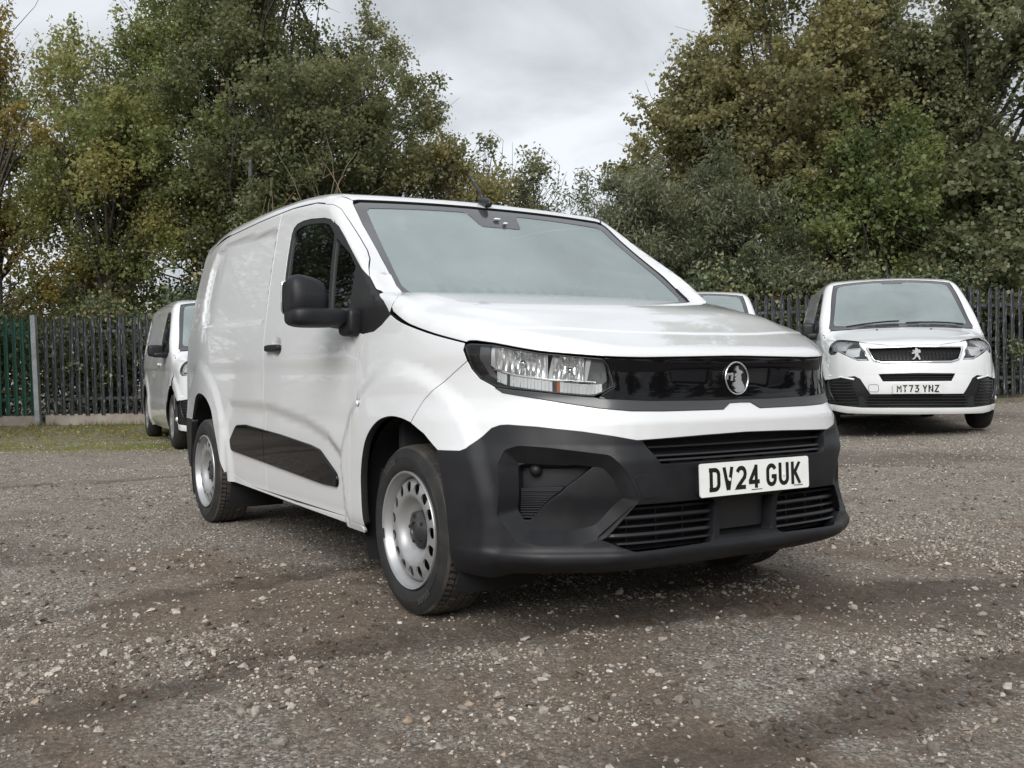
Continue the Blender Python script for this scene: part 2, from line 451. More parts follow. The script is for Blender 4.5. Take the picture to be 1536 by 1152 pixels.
def triangulate(loop, holes=(), h=0.03, lines=(), grid=True, dense=()):
    """constrained triangulation of a loop with holes: returns uv, tris, boundary index lists"""
    pts = []; edges = []; rings = []
    def add(L, closed=True):
        b0 = len(pts); n = len(L); pts.extend(map(tuple, L)); ids = list(range(b0, b0 + n))
        for i in range(n if closed else n - 1): edges.append((ids[i], ids[(i + 1) % n]))
        return ids
    rings.append(add(loop))
    for H in holes: rings.append(add(H))
    for Ln in lines: add(Ln, closed=True)
    if grid:
        lo, hi = loop.min(0), loop.max(0); gy = np.arange(lo[1] + h * .5, hi[1], h * .87); G = []
        for j, y in enumerate(gy):
            gx = np.arange(lo[0] + (h * .5 if j % 2 else 0), hi[0], h); G.append(np.stack([gx, np.full(len(gx), y)], 1))
        if G:
            G = np.concatenate(G); k = sdpoly(G[:, 0], G[:, 1], loop) < -h * .45
            for H in holes: k &= sdpoly(G[:, 0], G[:, 1], H) > h * .45
            for Ln in lines: k &= np.abs(sdpoly(G[:, 0], G[:, 1], Ln)) > h * .3
            for Dp, h2 in dense: k &= sdpoly(G[:, 0], G[:, 1], Dp) > h2 * .5
            pts.extend(map(tuple, G[k]))
    for Dp, h2 in dense:                                # finer points where the surface is sculpted
        lo, hi = Dp.min(0), Dp.max(0); G = []
        for j, y in enumerate(np.arange(lo[1], hi[1], h2 * .87)):
            gx = np.arange(lo[0] + (h2 * .5 if j % 2 else 0), hi[0], h2); G.append(np.stack([gx, np.full(len(gx), y)], 1))
        G = np.concatenate(G); k = (sdpoly(G[:, 0], G[:, 1], Dp) < 0) & (sdpoly(G[:, 0], G[:, 1], loop) < -h2 * .6)
        for H in holes: k &= sdpoly(G[:, 0], G[:, 1], H) > h2 * .6
        pts.extend(map(tuple, G[k]))
    r = delaunay_2d_cdt([Vector(p) for p in pts], edges, [], 0, 1e-6, True)
    V = np.array([tuple(v) for v in r[0]]); T = np.array([f for f in r[2] if len(f) == 3])
    o2n = {}
    for i, l in enumerate(r[3]):
        for k in l: o2n[k] = i
    c = V[T].mean(1); k = sdpoly(c[:, 0], c[:, 1], loop) < 0
    for H in holes: k &= sdpoly(c[:, 0], c[:, 1], H) > 0
    T = T[k]
    a = V[T]; ar = (a[:, 1, 0] - a[:, 0, 0]) * (a[:, 2, 1] - a[:, 0, 1]) - (a[:, 2, 0] - a[:, 0, 0]) * (a[:, 1, 1] - a[:, 0, 1])
    T = np.where((ar < 0)[:, None], T[:, ::-1], T); T = T[np.abs(ar) > 1e-10]
    return V, T, [[o2n[i] for i in R if i in o2n] for R in rings]


def panel(name, form, dom, loop, mat, parent, h=0.03, gap=0.002, lip=0.014, off=0.0, holes=(), lines=(), mirror=False, feat=True, hole_lip=None, bevel=0.0016, dense=()):
    """one body panel: an outline on the form's surface with rounded, turned-in edges. loop is uv or 3-D points"""
    def prep(L):
        L = np.asarray(L, float)
        return form.uv(dom, L) if L.shape[1] == 3 else L
    L = prep(loop)
    if area2(L) < 0: L = L[::-1]
    L = resample(L, h * .8)
    if gap: L = offset2(L, gap)
    Hs = []
    for H in holes:
        H = prep(H)
        if area2(H) > 0: H = H[::-1]
        H = resample(H, h * .8)
        if gap: H = offset2(H, gap)
        Hs.append(H)
    Ls = [resample(prep(q), h * .6) for q in lines]
    uv, T, rings = triangulate(L, Hs, h, Ls, True, dense)
    P, n = form.surf(dom, uv, off, feat)
    # keep triangles facing along the surface normal
    a = P[T]; fn = np.cross(a[:, 1] - a[:, 0], a[:, 2] - a[:, 0]); fl = (fn * n[T[:, 0]]).sum(1) < 0
    if fl.mean() > .5: T = T[:, ::-1]; flip = True
    else: flip = False
    V = [P]; Nn = [n]; F = [T]; base = len(P); gap_shade = []; nf = len(T)
    for ri, R in enumerate(rings):
        lp = lip if ri == 0 or hole_lip is None else hole_lip
        if not lp or len(R) < 3: continue
        R = np.array(R); Q = P[R]; q = n[R]; t = np.roll(Q, -1, 0) - np.roll(Q, 1, 0)
        c = unit(np.cross(t, q)) * (-1 if flip else 1)
        r1 = Q + c * bevel - q * bevel; r2 = Q + c * bevel - q * lp
        k = len(R); i0 = np.arange(k); i1 = (i0 + 1) % k
        A, Bq, Cq = R, base + i0, base + k + i0
        for X, Y in ((A, Bq), (Bq, Cq)):
            q4 = np.stack([X, Y, Y[i1], X[i1]], 1)
            if flip: q4 = q4[:, ::-1]
            F.append(np.concatenate([q4[:, [0, 1, 2]], q4[:, [0, 2, 3]]]))
            if X is Bq: gap_shade.append((nf, nf + 2 * k))
            nf += 2 * k
        V += [r1, r2]; Nn += [unit(q * .35 + c), c]; base += 2 * k
    V = np.concatenate(V); Nn = np.concatenate(Nn); F = np.concatenate(F)
    o = mesh_np(name, V, F, mat, True, parent, Nn)
    objs = [o]
    if mirror:
        s = np.array([1, -1, 1]); objs.append(mesh_np(name, V * s, F[:, ::-1].copy(), mat, True, parent, Nn * s))
    if mat.name.startswith(("white_paint", "van_white")) and lip >= .02:      # shut-line shade painted as black on the inner lip faces
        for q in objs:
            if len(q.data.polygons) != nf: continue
            q.data.materials.append(M["rubber_gap_shade"]); mi = np.zeros(nf, np.int32)
            for a0, a1 in gap_shade: mi[a0:a1] = 1
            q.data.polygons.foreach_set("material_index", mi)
    return o


# ------------------------------------------------------------------ block lettering (strokes, mm)
def arc(cx, cy, rx, ry, a0, a1, n=8): return [(cx + rx * math.cos(math.radians(a0 + (a1 - a0) * i / n)), cy + ry * math.sin(math.radians(a0 + (a1 - a0) * i / n))) for i in range(n + 1)]


GLYPH = {  # centre lines of a 50 x 79 mm letter drawn with a 14 mm stroke
    'D': [[(0, 7), (22, 7)] + arc(25, 25, 18, 18, -90, 0)[1:] + arc(25, 54, 18, 18, 0, 90) + [(0, 72)], [(9, 7), (9, 72)]],
    'V': [[(7, 79), (24, 2)], [(43, 79), (26, 2)]],
    '2': [arc(25, 54, 18, 18, 165, 0) + [(43, 50), (40, 40), (9, 10), (7, 7), (45, 7)]],
    '4': [[(34, 0), (34, 79)], [(34, 72), (6, 26), (6, 21), (50, 21)]],
    'G': [arc(25, 54, 18, 18, 15, 180) + arc(25, 25, 18, 18, 180, 360) + [(43, 34), (26, 34)]],
    'U': [[(7, 79), (7, 25)] + arc(25, 25, 18, 18, 180, 360)[1:] + [(43, 79)]],
    'K': [[(8, 0), (8, 79)], [(43, 79), (14, 36)], [(20, 42), (44, 0)]],
    'M': [[(6, 0), (6, 73), (25, 38), (44, 73), (44, 0)]],
    'T': [[(2, 72), (48, 72)], [(25, 72), (25, 0)]],
    '7': [[(4, 72), (42, 72), (20, 0)]],
    '3': [[(6, 72), (40, 72), (22, 46)] + arc(23, 27, 20, 20, 80, -150, 10)],
    'Y': [[(7, 79), (25, 36)], [(43, 79), (25, 36)], [(25, 42), (25, 0)]],
    'N': [[(7, 0), (7, 79)], [(7, 74), (43, 5)], [(43, 0), (43, 79)]],
    'Z': [[(5, 72), (43, 72), (7, 7), (46, 7)]],
    'R': [[(8, 0), (8, 72), (27, 72)] + arc(27, 55, 16, 17, 90, -90)[1:] + [(8, 38)], [(26, 38), (43, 0)]],
    'O': [arc(25, 54, 18, 18, 0, 180) + arc(25, 25, 18, 18, 180, 360) + [(43, 54)]],
    'A': [[(6, 0), (25, 76), (44, 0)], [(13, 24), (37, 24)]],
    'X': [[(7, 0), (43, 79)], [(7, 79), (43, 0)]],
}


def stroke_mesh(lines, w):
    """ribbon quads along centre lines, mitred"""
    V = []; F = []
    for L in lines:
        L = [Vector(p) for p in L]; b0 = len(V)
        for i, p in enumerate(L):
            t0 = (p - L[i - 1]).normalized() if i else (L[1] - p).normalized()
            t1 = (L[i + 1] - p).normalized() if i < len(L) - 1 else t0
            n0 = Vector((-t0.y, t0.x)); n1 = Vector((-t1.y, t1.x)); nn = n0 + n1
            if nn.length < .3: nn = n1
            nn.normalize(); k = w / 2 / max(.45, nn.dot(n1)); V += [p + nn * k, p - nn * k]
        for i in range(len(L) - 1): F.append((b0 + 2 * i, b0 + 2 * i + 1, b0 + 2 * i + 3, b0 + 2 * i + 2))
    return V, F


def glyph_prism(ch, w=14.0, scale=.001, th=.0012):
    """list of (vertices in local x right, y up, z out) and faces, letter box 50 x 79"""
    V, F = stroke_mesh(GLYPH[ch], w); n = len(V)
    VV = []
    for q, zz in ((V, th), (V, 0)):
        for i, v in enumerate(q): VV.append((v.x * scale, min(79, max(0, v.y)) * scale, zz + (i % 7) * 1e-6))
    FF = [f for f in F] + [tuple(i + n for i in f[::-1]) for f in F]
    for f in F:
        for a, c in ((f[0], f[1]), (f[1], f[2]), (f[2], f[3]), (f[3], f[0])): FF.append((c, a, a + n, c + n))
    return VV, FF


def plate(parent, text, centre, right, upv, mat_ground, grp_len=4, size=(.52, .111)):
    """number plate with raised letters: a part with the letters as its pieces"""
    R = Vector(right).normalized(); U = Vector(upv).normalized(); Nn = R.cross(U)
    Mx = Matrix((R, U, Nn)).transposed().to_4x4(); Mx.translation = Vector(centre)
    out = fillet([(-size[0] / 2, -size[1] / 2), (size[0] / 2, -size[1] / 2), (size[0] / 2, size[1] / 2), (-size[0] / 2, size[1] / 2)], .010, 4)
    o = MB().prism([tuple(p) for p in out], Mx, .004).build("number_plate", mat_ground, parent)
    x = -(7 * 50 + 5 * 11 + 33) / 2000
    for i, ch in enumerate(text):
        VV, FF = glyph_prism(ch)
        mb = MB(); mb.add([Mx @ Vector((v[0] + x, v[1] - .0395, v[2] + .0041)) for v in VV], FF)
        mb.build("plate_letter", M["plate_ink"], o)
        x += .050 + (.033 if i == grp_len - 1 else .011)
    for cx, cy, wd_ in ((.0, -.046, .050), (.205, -.045, .045)):
        mb = MB(); mb.prism([(cx - wd_ / 2, cy), (cx + wd_ / 2, cy), (cx + wd_ / 2, cy + .0028), (cx - wd_ / 2, cy + .0028)], Mx @ Matrix.Translation((0, 0, .0042)), .0006); mb.build("maker_print", M["satin"], o)
    for sx in (-.128, .135):
        mb = MB(); mb.prism([(0.006 * math.cos(a), .006 * math.sin(a)) for a in np.linspace(0, 2 * math.pi, 13)[:-1]], Mx @ Matrix.Translation((sx, -.002, .0055)), .002)
        mb.build("screw_cap", M["plate"], o)
    return o

# ================================================================== yard frame: r to the right, d away from the lens foot, along the ground
YO = np.array([3.30555, -2.49441]); YR = np.array([0.53333, 0.84591]); YD = np.array([-0.84591, 0.53333])


def to_rd(x, y): dx = x - YO[0]; dy = y - YO[1]; return dx * YR[0] + dy * YR[1], dx * YD[0] + dy * YD[1]
def yard(r, d): return YO[0] + r * YR[0] + d * YD[0], YO[1] + r * YR[1] + d * YD[1]
YAW0 = math.atan2(YD[1], YD[0])


def vnoise(x, y, s, seed=0):
    """smooth value noise in [0, 1]"""
    x = np.asarray(x, float) * s + seed * 17.3; y = np.asarray(y, float) * s - seed * 9.1; xi = np.floor(x); yi = np.floor(y); fx = x - xi; fy = y - yi
    fx = fx * fx * (3 - 2 * fx); fy = fy * fy * (3 - 2 * fy)
    def hsh(a, b_): v = np.sin(a * 127.1 + b_ * 311.7 + seed * 74.7) * 43758.5453; return v - np.floor(v)
    return (hsh(xi, yi) * (1 - fx) + hsh(xi + 1, yi) * fx) * (1 - fy) + (hsh(xi, yi + 1) * (1 - fx) + hsh(xi + 1, yi + 1) * fx) * fy


def fbm(x, y, s, o=4, seed=0): return sum(vnoise(x, y, s * 2 ** k, seed + k) * .5 ** k for k in range(o)) / (2 - .5 ** (o - 1))


def ground_h(x, y):
    r, d = to_rd(np.asarray(x, float), np.asarray(y, float))
    rise = .040 * np.log1p(np.exp((r - 1.2) * 1.6)) / 1.6 * sstep(3.5, 10, d)
    rise = np.minimum(rise, .55)
    dip = -.10 * sstep(-1.6, -4.6, r) * sstep(6, 11.5, d) * sstep(20, 15.5, d)
    bank = .10 * sstep(14.8, 18.0, d) * sstep(-2, -6, r) * .6
    return rise + dip + bank


RUTS = [((-3.6, 2.2), (-1.3, 4.1), (.6, 5.6), (1.6, 7.2)), ((-1.9, 2.0), (-.6, 3.2), (.7, 3.7), (2.6, 4.2)), ((.1, 2.0), (1.4, 2.9), (3.0, 3.4), (5.2, 3.8)), ((-6.5, 7.0), (-4.6, 8.3), (-2.4, 9.6), (1, 10.6))]


def rut_mask(r, d):
    m = np.zeros(np.shape(r))
    for L in RUTS:
        for (a, b_), (c, e) in zip(L[:-1], L[1:]):
            ex, ey = c - a, e - b_; t = np.clip(((r - a) * ex + (d - b_) * ey) / (ex * ex + ey * ey), 0, 1)
            q = np.hypot(r - a - t * ex, d - b_ - t * ey); q = q + .16 * (vnoise(r, d, 3.0, 3) - .5) + .10 * (vnoise(r, d, 9.0, 13) - .5)
            m = np.maximum(m, sstep(.19, .03, q))
    return m


def stone_density(r, d):
    """patchy loose stone, thin on the wheel tracks"""
    n = fbm(r * .6 + d * .25, d * 1.1 - r * .35, .9, 4, 5)
    n2 = fbm(r, d, 2.6, 3, 11)
    return np.clip(.20 + 1.6 * sstep(.46, .70, n) * (.35 + n2) + .8 * sstep(.60, .78, n2), 0.05, 2.4) * (1 - .80 * rut_mask(r, d))


# ------------------------------------------------------------------ ground sheet
mg, nt, b = mat_base("gravel_ground", (.12, .10, .085), .92)
N, L = nt.nodes, nt.links
geo = N.new("ShaderNodeNewGeometry")
def gnoise(scale, detail, rough=.6, stretch=None, rot=0.0, dist=0.0):
    mpn = N.new("ShaderNodeMapping"); mpn.inputs["Scale"].default_value = stretch or (1, 1, 1); mpn.inputs["Rotation"].default_value = (0, 0, rot)
    L.new(geo.outputs["Position"], mpn.inputs[0]); n = N.new("ShaderNodeTexNoise"); n.inputs["Scale"].default_value = scale; n.inputs["Detail"].default_value = detail
    n.inputs["Roughness"].default_value = rough; n.inputs["Distortion"].default_value = dist; L.new(mpn.outputs[0], n.inputs["Vector"]); return n.outputs["Fac"]
def ramp(src, lo, hi, a=0.0, c=1.0):
    q = N.new("ShaderNodeMapRange"); q.inputs["From Min"].default_value = lo; q.inputs["From Max"].default_value = hi; q.inputs["To Min"].default_value = a; q.inputs["To Max"].default_value = c; L.new(src, q.inputs["Value"]); return q.outputs[0]
def mixc(f, a, c):
    q = N.new("ShaderNodeMix"); q.data_type = 'RGBA'
    if isinstance(f, float): q.inputs[0].default_value = f
    else: L.new(f, q.inputs[0])
    for s_, i in ((a, 6), (c, 7)):
        if isinstance(s_, tuple): q.inputs[i].default_value = (*s_, 1)
        else: L.new(s_, q.inputs[i])
    return q.outputs[2]
def mathn(op, a, c):
    q = N.new("ShaderNodeMath"); q.operation = op
    for s_, i in ((a, 0), (c, 1)):
        if isinstance(s_, float): q.inputs[i].default_value = s_
        else: L.new(s_, q.inputs[i])
    return q.outputs[0]
at = N.new("ShaderNodeAttribute"); at.attribute_name = "wear"; sa = N.new("ShaderNodeSeparateColor"); L.new(at.outputs["Color"], sa.inputs[0])
patch = gnoise(.55, 7, .62, (1.0, 2.1, 1), -.95, .4)
mud0 = mixc(ramp(gnoise(3.2, 8, .72), .36, .64), (.092, .060, .038), (.215, .155, .108))
mud = mixc(ramp(gnoise(34, 8, .85), .40, .62, .0, .75), mud0, mixc(ramp(gnoise(75, 4, .8), .42, .6), (.058, .040, .027), (.34, .285, .225)))
def pebbles(scale):
    v = N.new("ShaderNodeTexVoronoi"); v.inputs["Scale"].default_value = scale; v.inputs["Randomness"].default_value = 1.0; L.new(geo.outputs["Position"], v.inputs["Vector"])
    q = N.new("ShaderNodeSeparateColor"); L.new(v.outputs["Color"], q.inputs[0]); return v.outputs["Distance"], q.outputs[0]
pd1, pc1 = pebbles(62); pd2, pc2 = pebbles(150)
grav = mixc(mathn('MULTIPLY', ramp(pc1, .1, .95), ramp(pd1, .55, .30)), mixc(ramp(pc2, .2, 1.0), (.12, .098, .076), (.38, .345, .295)), (.55, .52, .47))
pw = mathn('MULTIPLY', ramp(mathn('ADD', patch, mathn('MULTIPLY', sa.outputs[2], .15)), .43, .58, .06, 1.0), ramp(gnoise(9, 7, .8), .34, .54, .20, 1.0))
c1 = mixc(pw, mud, grav)
c2 = mixc(mathn('MULTIPLY', sa.outputs[0], .72), c1, mixc(ramp(gnoise(22, 5), .4, .6), (.042, .030, .022), (.085, .063, .046)))
moss = mixc(ramp(gnoise(9, 6), .4, .6), (.105, .118, .016), (.19, .19, .035))
mm_ = mathn('MULTIPLY', sa.outputs[1], ramp(gnoise(2.2, 6, .7, (1, 1, 1)), .30, .50))
c3a = mixc(mm_, c2, moss)
spk = N.new("ShaderNodeVectorMath"); spk.operation = 'SCALE'; L.new(c3a, spk.inputs[0]); L.new(mathn('MULTIPLY', ramp(gnoise(58, 4, .95), .33, .67, .58, 1.40), ramp(gnoise(17, 5, .8), .33, .67, .82, 1.18)), spk.inputs["Scale"]); c3 = spk.outputs[0]
L.new(c3, b.inputs["Base Color"])
L.new(ramp(patch, .35, .6, .80, .95), b.inputs["Roughness"])
hgt = mathn('ADD', mathn('MULTIPLY', gnoise(40, 8, .85), 1.3), mathn('MULTIPLY', mathn('ADD', ramp(pd1, .0, .6, 1.0, .0), ramp(pd2, .0, .6, .6, .0)), mathn('ADD', mathn('MULTIPLY', pw, .7), .16)))
bp = N.new("ShaderNodeBump"); bp.inputs["Strength"].default_value = .9; bp.inputs["Distance"].default_value = .011
L.new(hgt, bp.inputs["Height"]); L.new(bp.outputs[0], b.inputs["Normal"])
M["ground"] = mg


def ground_sheet():
    # fine mesh near the lens, coarser outwards, one sheet
    def axis(lo, hi, segs):
        out = [lo]
        for a, st in segs:
            k = max(1, int(round((a - out[-1]) / st))); out += list(np.linspace(out[-1], a, k + 1)[1:])
        return np.array(out)
    rs = axis(-260, 260, [(-60, 20), (-16, 2.5), (-6, .4), (-3.5, .08), (4.5, .032), (7, .08), (16, .4), (60, 2.5), (260, 20)])
    ds = axis(-120, 400, [(-20, 10), (1.5, 1.2), (5.2, .030), (9, .06), (20, .3), (60, 2.5), (400, 20)])
    Rg, Dg = np.meshgrid(rs, ds); X, Y = yard(Rg, Dg)
    Z = ground_h(X, Y)
    near = sstep(14, 8, Dg) * sstep(9, 6, np.abs(Rg)) * sstep(.5, 1.6, Dg)
    rm = rut_mask(Rg, Dg)
    rough = (fbm(Rg, Dg, 6, 3, 21) - .5) * .022 + (fbm(Rg, Dg, 2.0, 2, 8) - .5) * .030
    clod = np.maximum(0, fbm(Rg, Dg, 13, 2, 31) - .52) * .11 * (rm > .3)
    flat = 1 - .8 * np.clip(sum(np.exp(-(((X - wx) / .28) ** 2 + ((Y - wy) / .22) ** 2)) for wx in (0, -2.785) for wy in (-.78, .78)), 0, 1)
    Z = Z + near * flat * (rough - .020 * rm * fbm(Rg, Dg, 3, 2, 4) + clod * .5) - .004 * near
    n0, n1 = Rg.shape; idx = np.arange(n0 * n1).reshape(n0, n1)
    F = np.stack([idx[:-1, :-1], idx[:-1, 1:], idx[1:, 1:], idx[1:, :-1]], -1).reshape(-1, 4)
    o = mesh_np("ground", np.stack([X, Y, Z], -1).reshape(-1, 3), F, M["ground"], True)
    if o.data.polygons[0].normal.z < 0: o.data.flip_normals()
    moss_m = sstep(12.2, 13.6, Dg) * sstep(17.9, 16.8, Dg) * sstep(-3.0, -4.2, Rg) + .55 * sstep(16.5, 17.8, Dg) * sstep(-3, -4, Rg) * sstep(19, 18.2, Dg)
    moss_m = moss_m * (.55 + .6 * sstep(.3, 1, np.exp(-((Dg - 13.9 + .12 * (Rg + 6)) / .9) ** 2)))
    leafy = sstep(4.0, 7.5, Dg) * (.4 + .9 * fbm(Rg * .5, Dg * 1.2, .6, 3, 14))
    wet = np.clip(rm * (.6 + .5 * fbm(Rg, Dg, 3, 2, 6)) + .75 * sstep(.50, .64, fbm(Rg * .45 + Dg * .2, Dg * 1.0, .8, 4, 9)) * (.5 + .8 * fbm(Rg, Dg, 5, 3, 19)), 0, 1)
    col = o.data.attributes.new("wear", 'FLOAT_COLOR', 'POINT')
    c = np.stack([wet, np.clip(moss_m, 0, 1), leafy, np.ones_like(wet)], -1).reshape(-1).astype(np.float32)
    col.data.foreach_set("color", c)
    tag(o, kind="structure"); return o


ground_sheet()

# ------------------------------------------------------------------ loose stone: instanced over the sheet
ms, nt, b = mat_base("loose_stone", (.3, .29, .27), .85)
N, L = nt.nodes, nt.links
oi = N.new("ShaderNodeObjectInfo"); rp_ = N.new("ShaderNodeValToRGB"); L.new(oi.outputs["Random"], rp_.inputs[0])
e = rp_.color_ramp.elements; e[0].position = 0; e[0].color = (.10, .085, .07, 1); e[1].position = 1; e[1].color = (.62, .59, .54, 1)
for p_, c_ in ((.30, (.17, .145, .12, 1)), (.58, (.30, .265, .225, 1)), (.80, (.47, .43, .375, 1)), (.90, (.30, .22, .155, 1))):
    q = rp_.color_ramp.elements.new(p_); q.color = c_
tcs = N.new("ShaderNodeTexCoord"); nz = N.new("ShaderNodeTexNoise"); nz.inputs["Scale"].default_value = 2.2; nz.inputs["Detail"].default_value = 5; L.new(tcs.outputs["Object"], nz.inputs["Vector"])
mr = N.new("ShaderNodeMapRange"); mr.inputs["From Min"].default_value = .3; mr.inputs["From Max"].default_value = .7; mr.inputs["To Min"].default_value = .65; mr.inputs["To Max"].default_value = 1.15; L.new(nz.outputs["Fac"], mr.inputs["Value"])
vs = N.new("ShaderNodeVectorMath"); vs.operation = 'SCALE'; L.new(rp_.outputs[0], vs.inputs[0]); L.new(mr.outputs[0], vs.inputs["Scale"]); L.new(vs.outputs[0], b.inputs["Base Color"])
M["stone"] = ms


def stone_mesh(k):
    """angular pebble"""
    rng = np.random.default_rng(100 + k); import bmesh
    bm = bmesh.new(); pts = rng.normal(size=(13 + k, 3)); pts = unit(pts) * rng.uniform(.75, 1.0, (len(pts), 1)) * np.array([1.0, .78, .52])
    for p in pts: bm.verts.new(p)
    r = bmesh.ops.convex_hull(bm, input=bm.verts)
    me = bpy.data.meshes.new("stone"); bm.to_mesh(me); bm.free(); me.materials.append(M["stone"]); return me


def scatter(name, P, scale, rot, protos, kind="stuff"):
    me = bpy.data.meshes.new(name); n = len(P); me.vertices.add(n); me.vertices.foreach_set("co", P.astype(np.float32).ravel())
    a = me.attributes.new("sc", 'FLOAT', 'POINT'); a.data.foreach_set("value", scale.astype(np.float32))
    a = me.attributes.new("rt", 'FLOAT_VECTOR', 'POINT'); a.data.foreach_set("vector", rot.astype(np.float32).ravel())
    col = bpy.data.collections.new(name + "_shapes")
    for p in protos: col.objects.link(bpy.data.objects.new("stone_shape", p))
    g = bpy.data.node_groups.new(name, 'GeometryNodeTree'); g.interface.new_socket("Geometry", in_out='INPUT', socket_type='NodeSocketGeometry'); g.interface.new_socket("Geometry", in_out='OUTPUT', socket_type='NodeSocketGeometry')
    N, L = g.nodes, g.links; gi = N.new("NodeGroupInput"); go = N.new("NodeGroupOutput"); m2p = N.new("GeometryNodeMeshToPoints"); ip = N.new("GeometryNodeInstanceOnPoints"); ci = N.new("GeometryNodeCollectionInfo")
    ci.inputs[0].default_value = col; ci.inputs["Separate Children"].default_value = True; ci.inputs["Reset Children"].default_value = True
    s = N.new("GeometryNodeInputNamedAttribute"); s.data_type = 'FLOAT'; s.inputs[0].default_value = "sc"; r = N.new("GeometryNodeInputNamedAttribute"); r.data_type = 'FLOAT_VECTOR'; r.inputs[0].default_value = "rt"
    L.new(gi.outputs[0], m2p.inputs[0]); L.new(m2p.outputs[0], ip.inputs["Points"]); L.new(ci.outputs[0], ip.inputs["Instance"]); ip.inputs["Pick Instance"].default_value = True
    L.new(r.outputs[0], ip.inputs["Rotation"]); L.new(s.outputs[0], ip.inputs["Scale"]); L.new(ip.outputs[0], go.inputs[0])
    o = link(bpy.data.objects.new(name, me)); md = o.modifiers.new("scatter", 'NODES'); md.node_group = g
    return tag(o, kind=kind)


def stones():
    rng = np.random.default_rng(5); Ps = []; Ss = []
    for d0, d1, per, s0, s1, pw in ((1.9, 3.6, 14000, .0018, .0105, 3.4), (3.6, 6.2, 7000, .0025, .012, 3.0), (6.2, 10.5, 1500, .0045, .014, 2.2), (10.5, 17.5, 260, .008, .018, 1.6), (1.9, 5.2, 420, .008, .026, 2.6), (1.9, 4.2, 40, .016, .034, 1.8)):
        hw = .62 * d1 + .4; n = int(per * (d1 - d0) * 2 * hw); r = rng.uniform(-hw, hw, n); d = rng.uniform(d0, d1, n)
        k = (np.abs(r) < .60 * d + .3) & (rng.uniform(0, 1.6, n) < stone_density(r, d)); r, d = r[k], d[k]
        Ps.append(np.stack([r, d], 1)); Ss.append(s0 + (s1 - s0) * rng.uniform(0, 1, len(r)) ** pw)
    Q = np.concatenate(Ps); S = np.concatenate(Ss); x, y = yard(Q[:, 0], Q[:, 1])
    # height of the sheet under each stone
    dg = bpy.context.evaluated_depsgraph_get(); go = bpy.data.objects["ground"]; from mathutils.bvhtree import BVHTree
    bvh = BVHTree.FromObject(go, dg); z = np.zeros(len(x))
    for i in range(len(x)):
        h = bvh.ray_cast((x[i], y[i], 3), (0, 0, -1)); z[i] = h[0].z if h[0] else 0
    rot = np.stack([rng.normal(0, .25, len(x)), rng.normal(0, .25, len(x)), rng.uniform(0, 6.28, len(x))], 1)
    scatter("gravel", np.stack([x, y, z + S * .12], 1), S, rot, [stone_mesh(k) for k in range(8)])
    return len(x)


    

def clods():
    rng = np.random.default_rng(15); m_, nt_, b_ = mat_base("damp_soil", (.06, .043, .03), .95); noise_mix(m_, nt_, b_, (.045, .032, .023), (.105, .078, .056), 40, 4)
    protos = []
    for k in range(5):
        q = stone_mesh(20 + k).copy(); q.materials.clear(); q.materials.append(m_); protos.append(q)
    n = 60000; r = rng.uniform(-4.5, 5.5, n); d = rng.uniform(1.9, 8.5, n); rm = rut_mask(r, d); f = fbm(r, d, 2.2, 3, 41); k = (rng.uniform(0, 1, n) < (rm * 1.1 + .10) * sstep(.42, .62, f)) & (np.abs(r) < .6 * d + .3); r, d = r[k], d[k]
    x, y = yard(r, d); from mathutils.bvhtree import BVHTree
    bvh = BVHTree.FromObject(bpy.data.objects["ground"], bpy.context.evaluated_depsgraph_get()); z = np.array([(bvh.ray_cast((a, c, 3), (0, 0, -1))[0] or Vector((0, 0, 0))).z for a, c in zip(x, y)])
    S = .003 + .016 * rng.uniform(0, 1, len(x)) ** 2.6
    scatter("soil_crumbs", np.stack([x, y, z + S * .1], 1), S, np.stack([rng.normal(0, .4, len(x)), rng.normal(0, .4, len(x)), rng.uniform(0, 6.28, len(x))], 1), protos)


stones()
clods()

# ================================================================== palisade fences
def fence_mat(name, c1, c2, worn):
    m, nt, b = mat_base(name, c1, .5)
    N, L = nt.nodes, nt.links; t = N.new("ShaderNodeNewGeometry"); mpn = N.new("ShaderNodeMapping"); mpn.inputs["Scale"].default_value = (9, 9, 1.1); L.new(t.outputs["Position"], mpn.inputs[0])
    n = N.new("ShaderNodeTexNoise"); n.inputs["Scale"].default_value = 2.4; n.inputs["Detail"].default_value = 6; n.inputs["Roughness"].default_value = .7; L.new(mpn.outputs[0], n.inputs["Vector"])
    r = N.new("ShaderNodeMapRange"); r.inputs["From Min"].default_value = .50; r.inputs["From Max"].default_value = .72; L.new(n.outputs["Fac"], r.inputs["Value"])
    x = N.new("ShaderNodeMix"); x.data_type = 'RGBA'; x.inputs[6].default_value = (*c1, 1); x.inputs[7].default_value = (*c2, 1); L.new(r.outputs[0], x.inputs[0])
    n2 = N.new("ShaderNodeTexNoise"); n2.inputs["Scale"].default_value = 6.5; n2.inputs["Detail"].default_value = 3; L.new(mpn.outputs[0], n2.inputs["Vector"])
    r2_ = N.new("ShaderNodeMapRange"); r2_.inputs["From Min"].default_value = .60; r2_.inputs["From Max"].default_value = .68; L.new(n2.outputs["Fac"], r2_.inputs["Value"])
    y = N.new("ShaderNodeMix"); y.data_type = 'RGBA'; y.inputs[7].default_value = (*worn, 1); L.new(x.outputs[2], y.inputs[6]); L.new(r2_.outputs[0], y.inputs[0]); L.new(y.outputs[2], b.inputs["Base Color"])
    return m


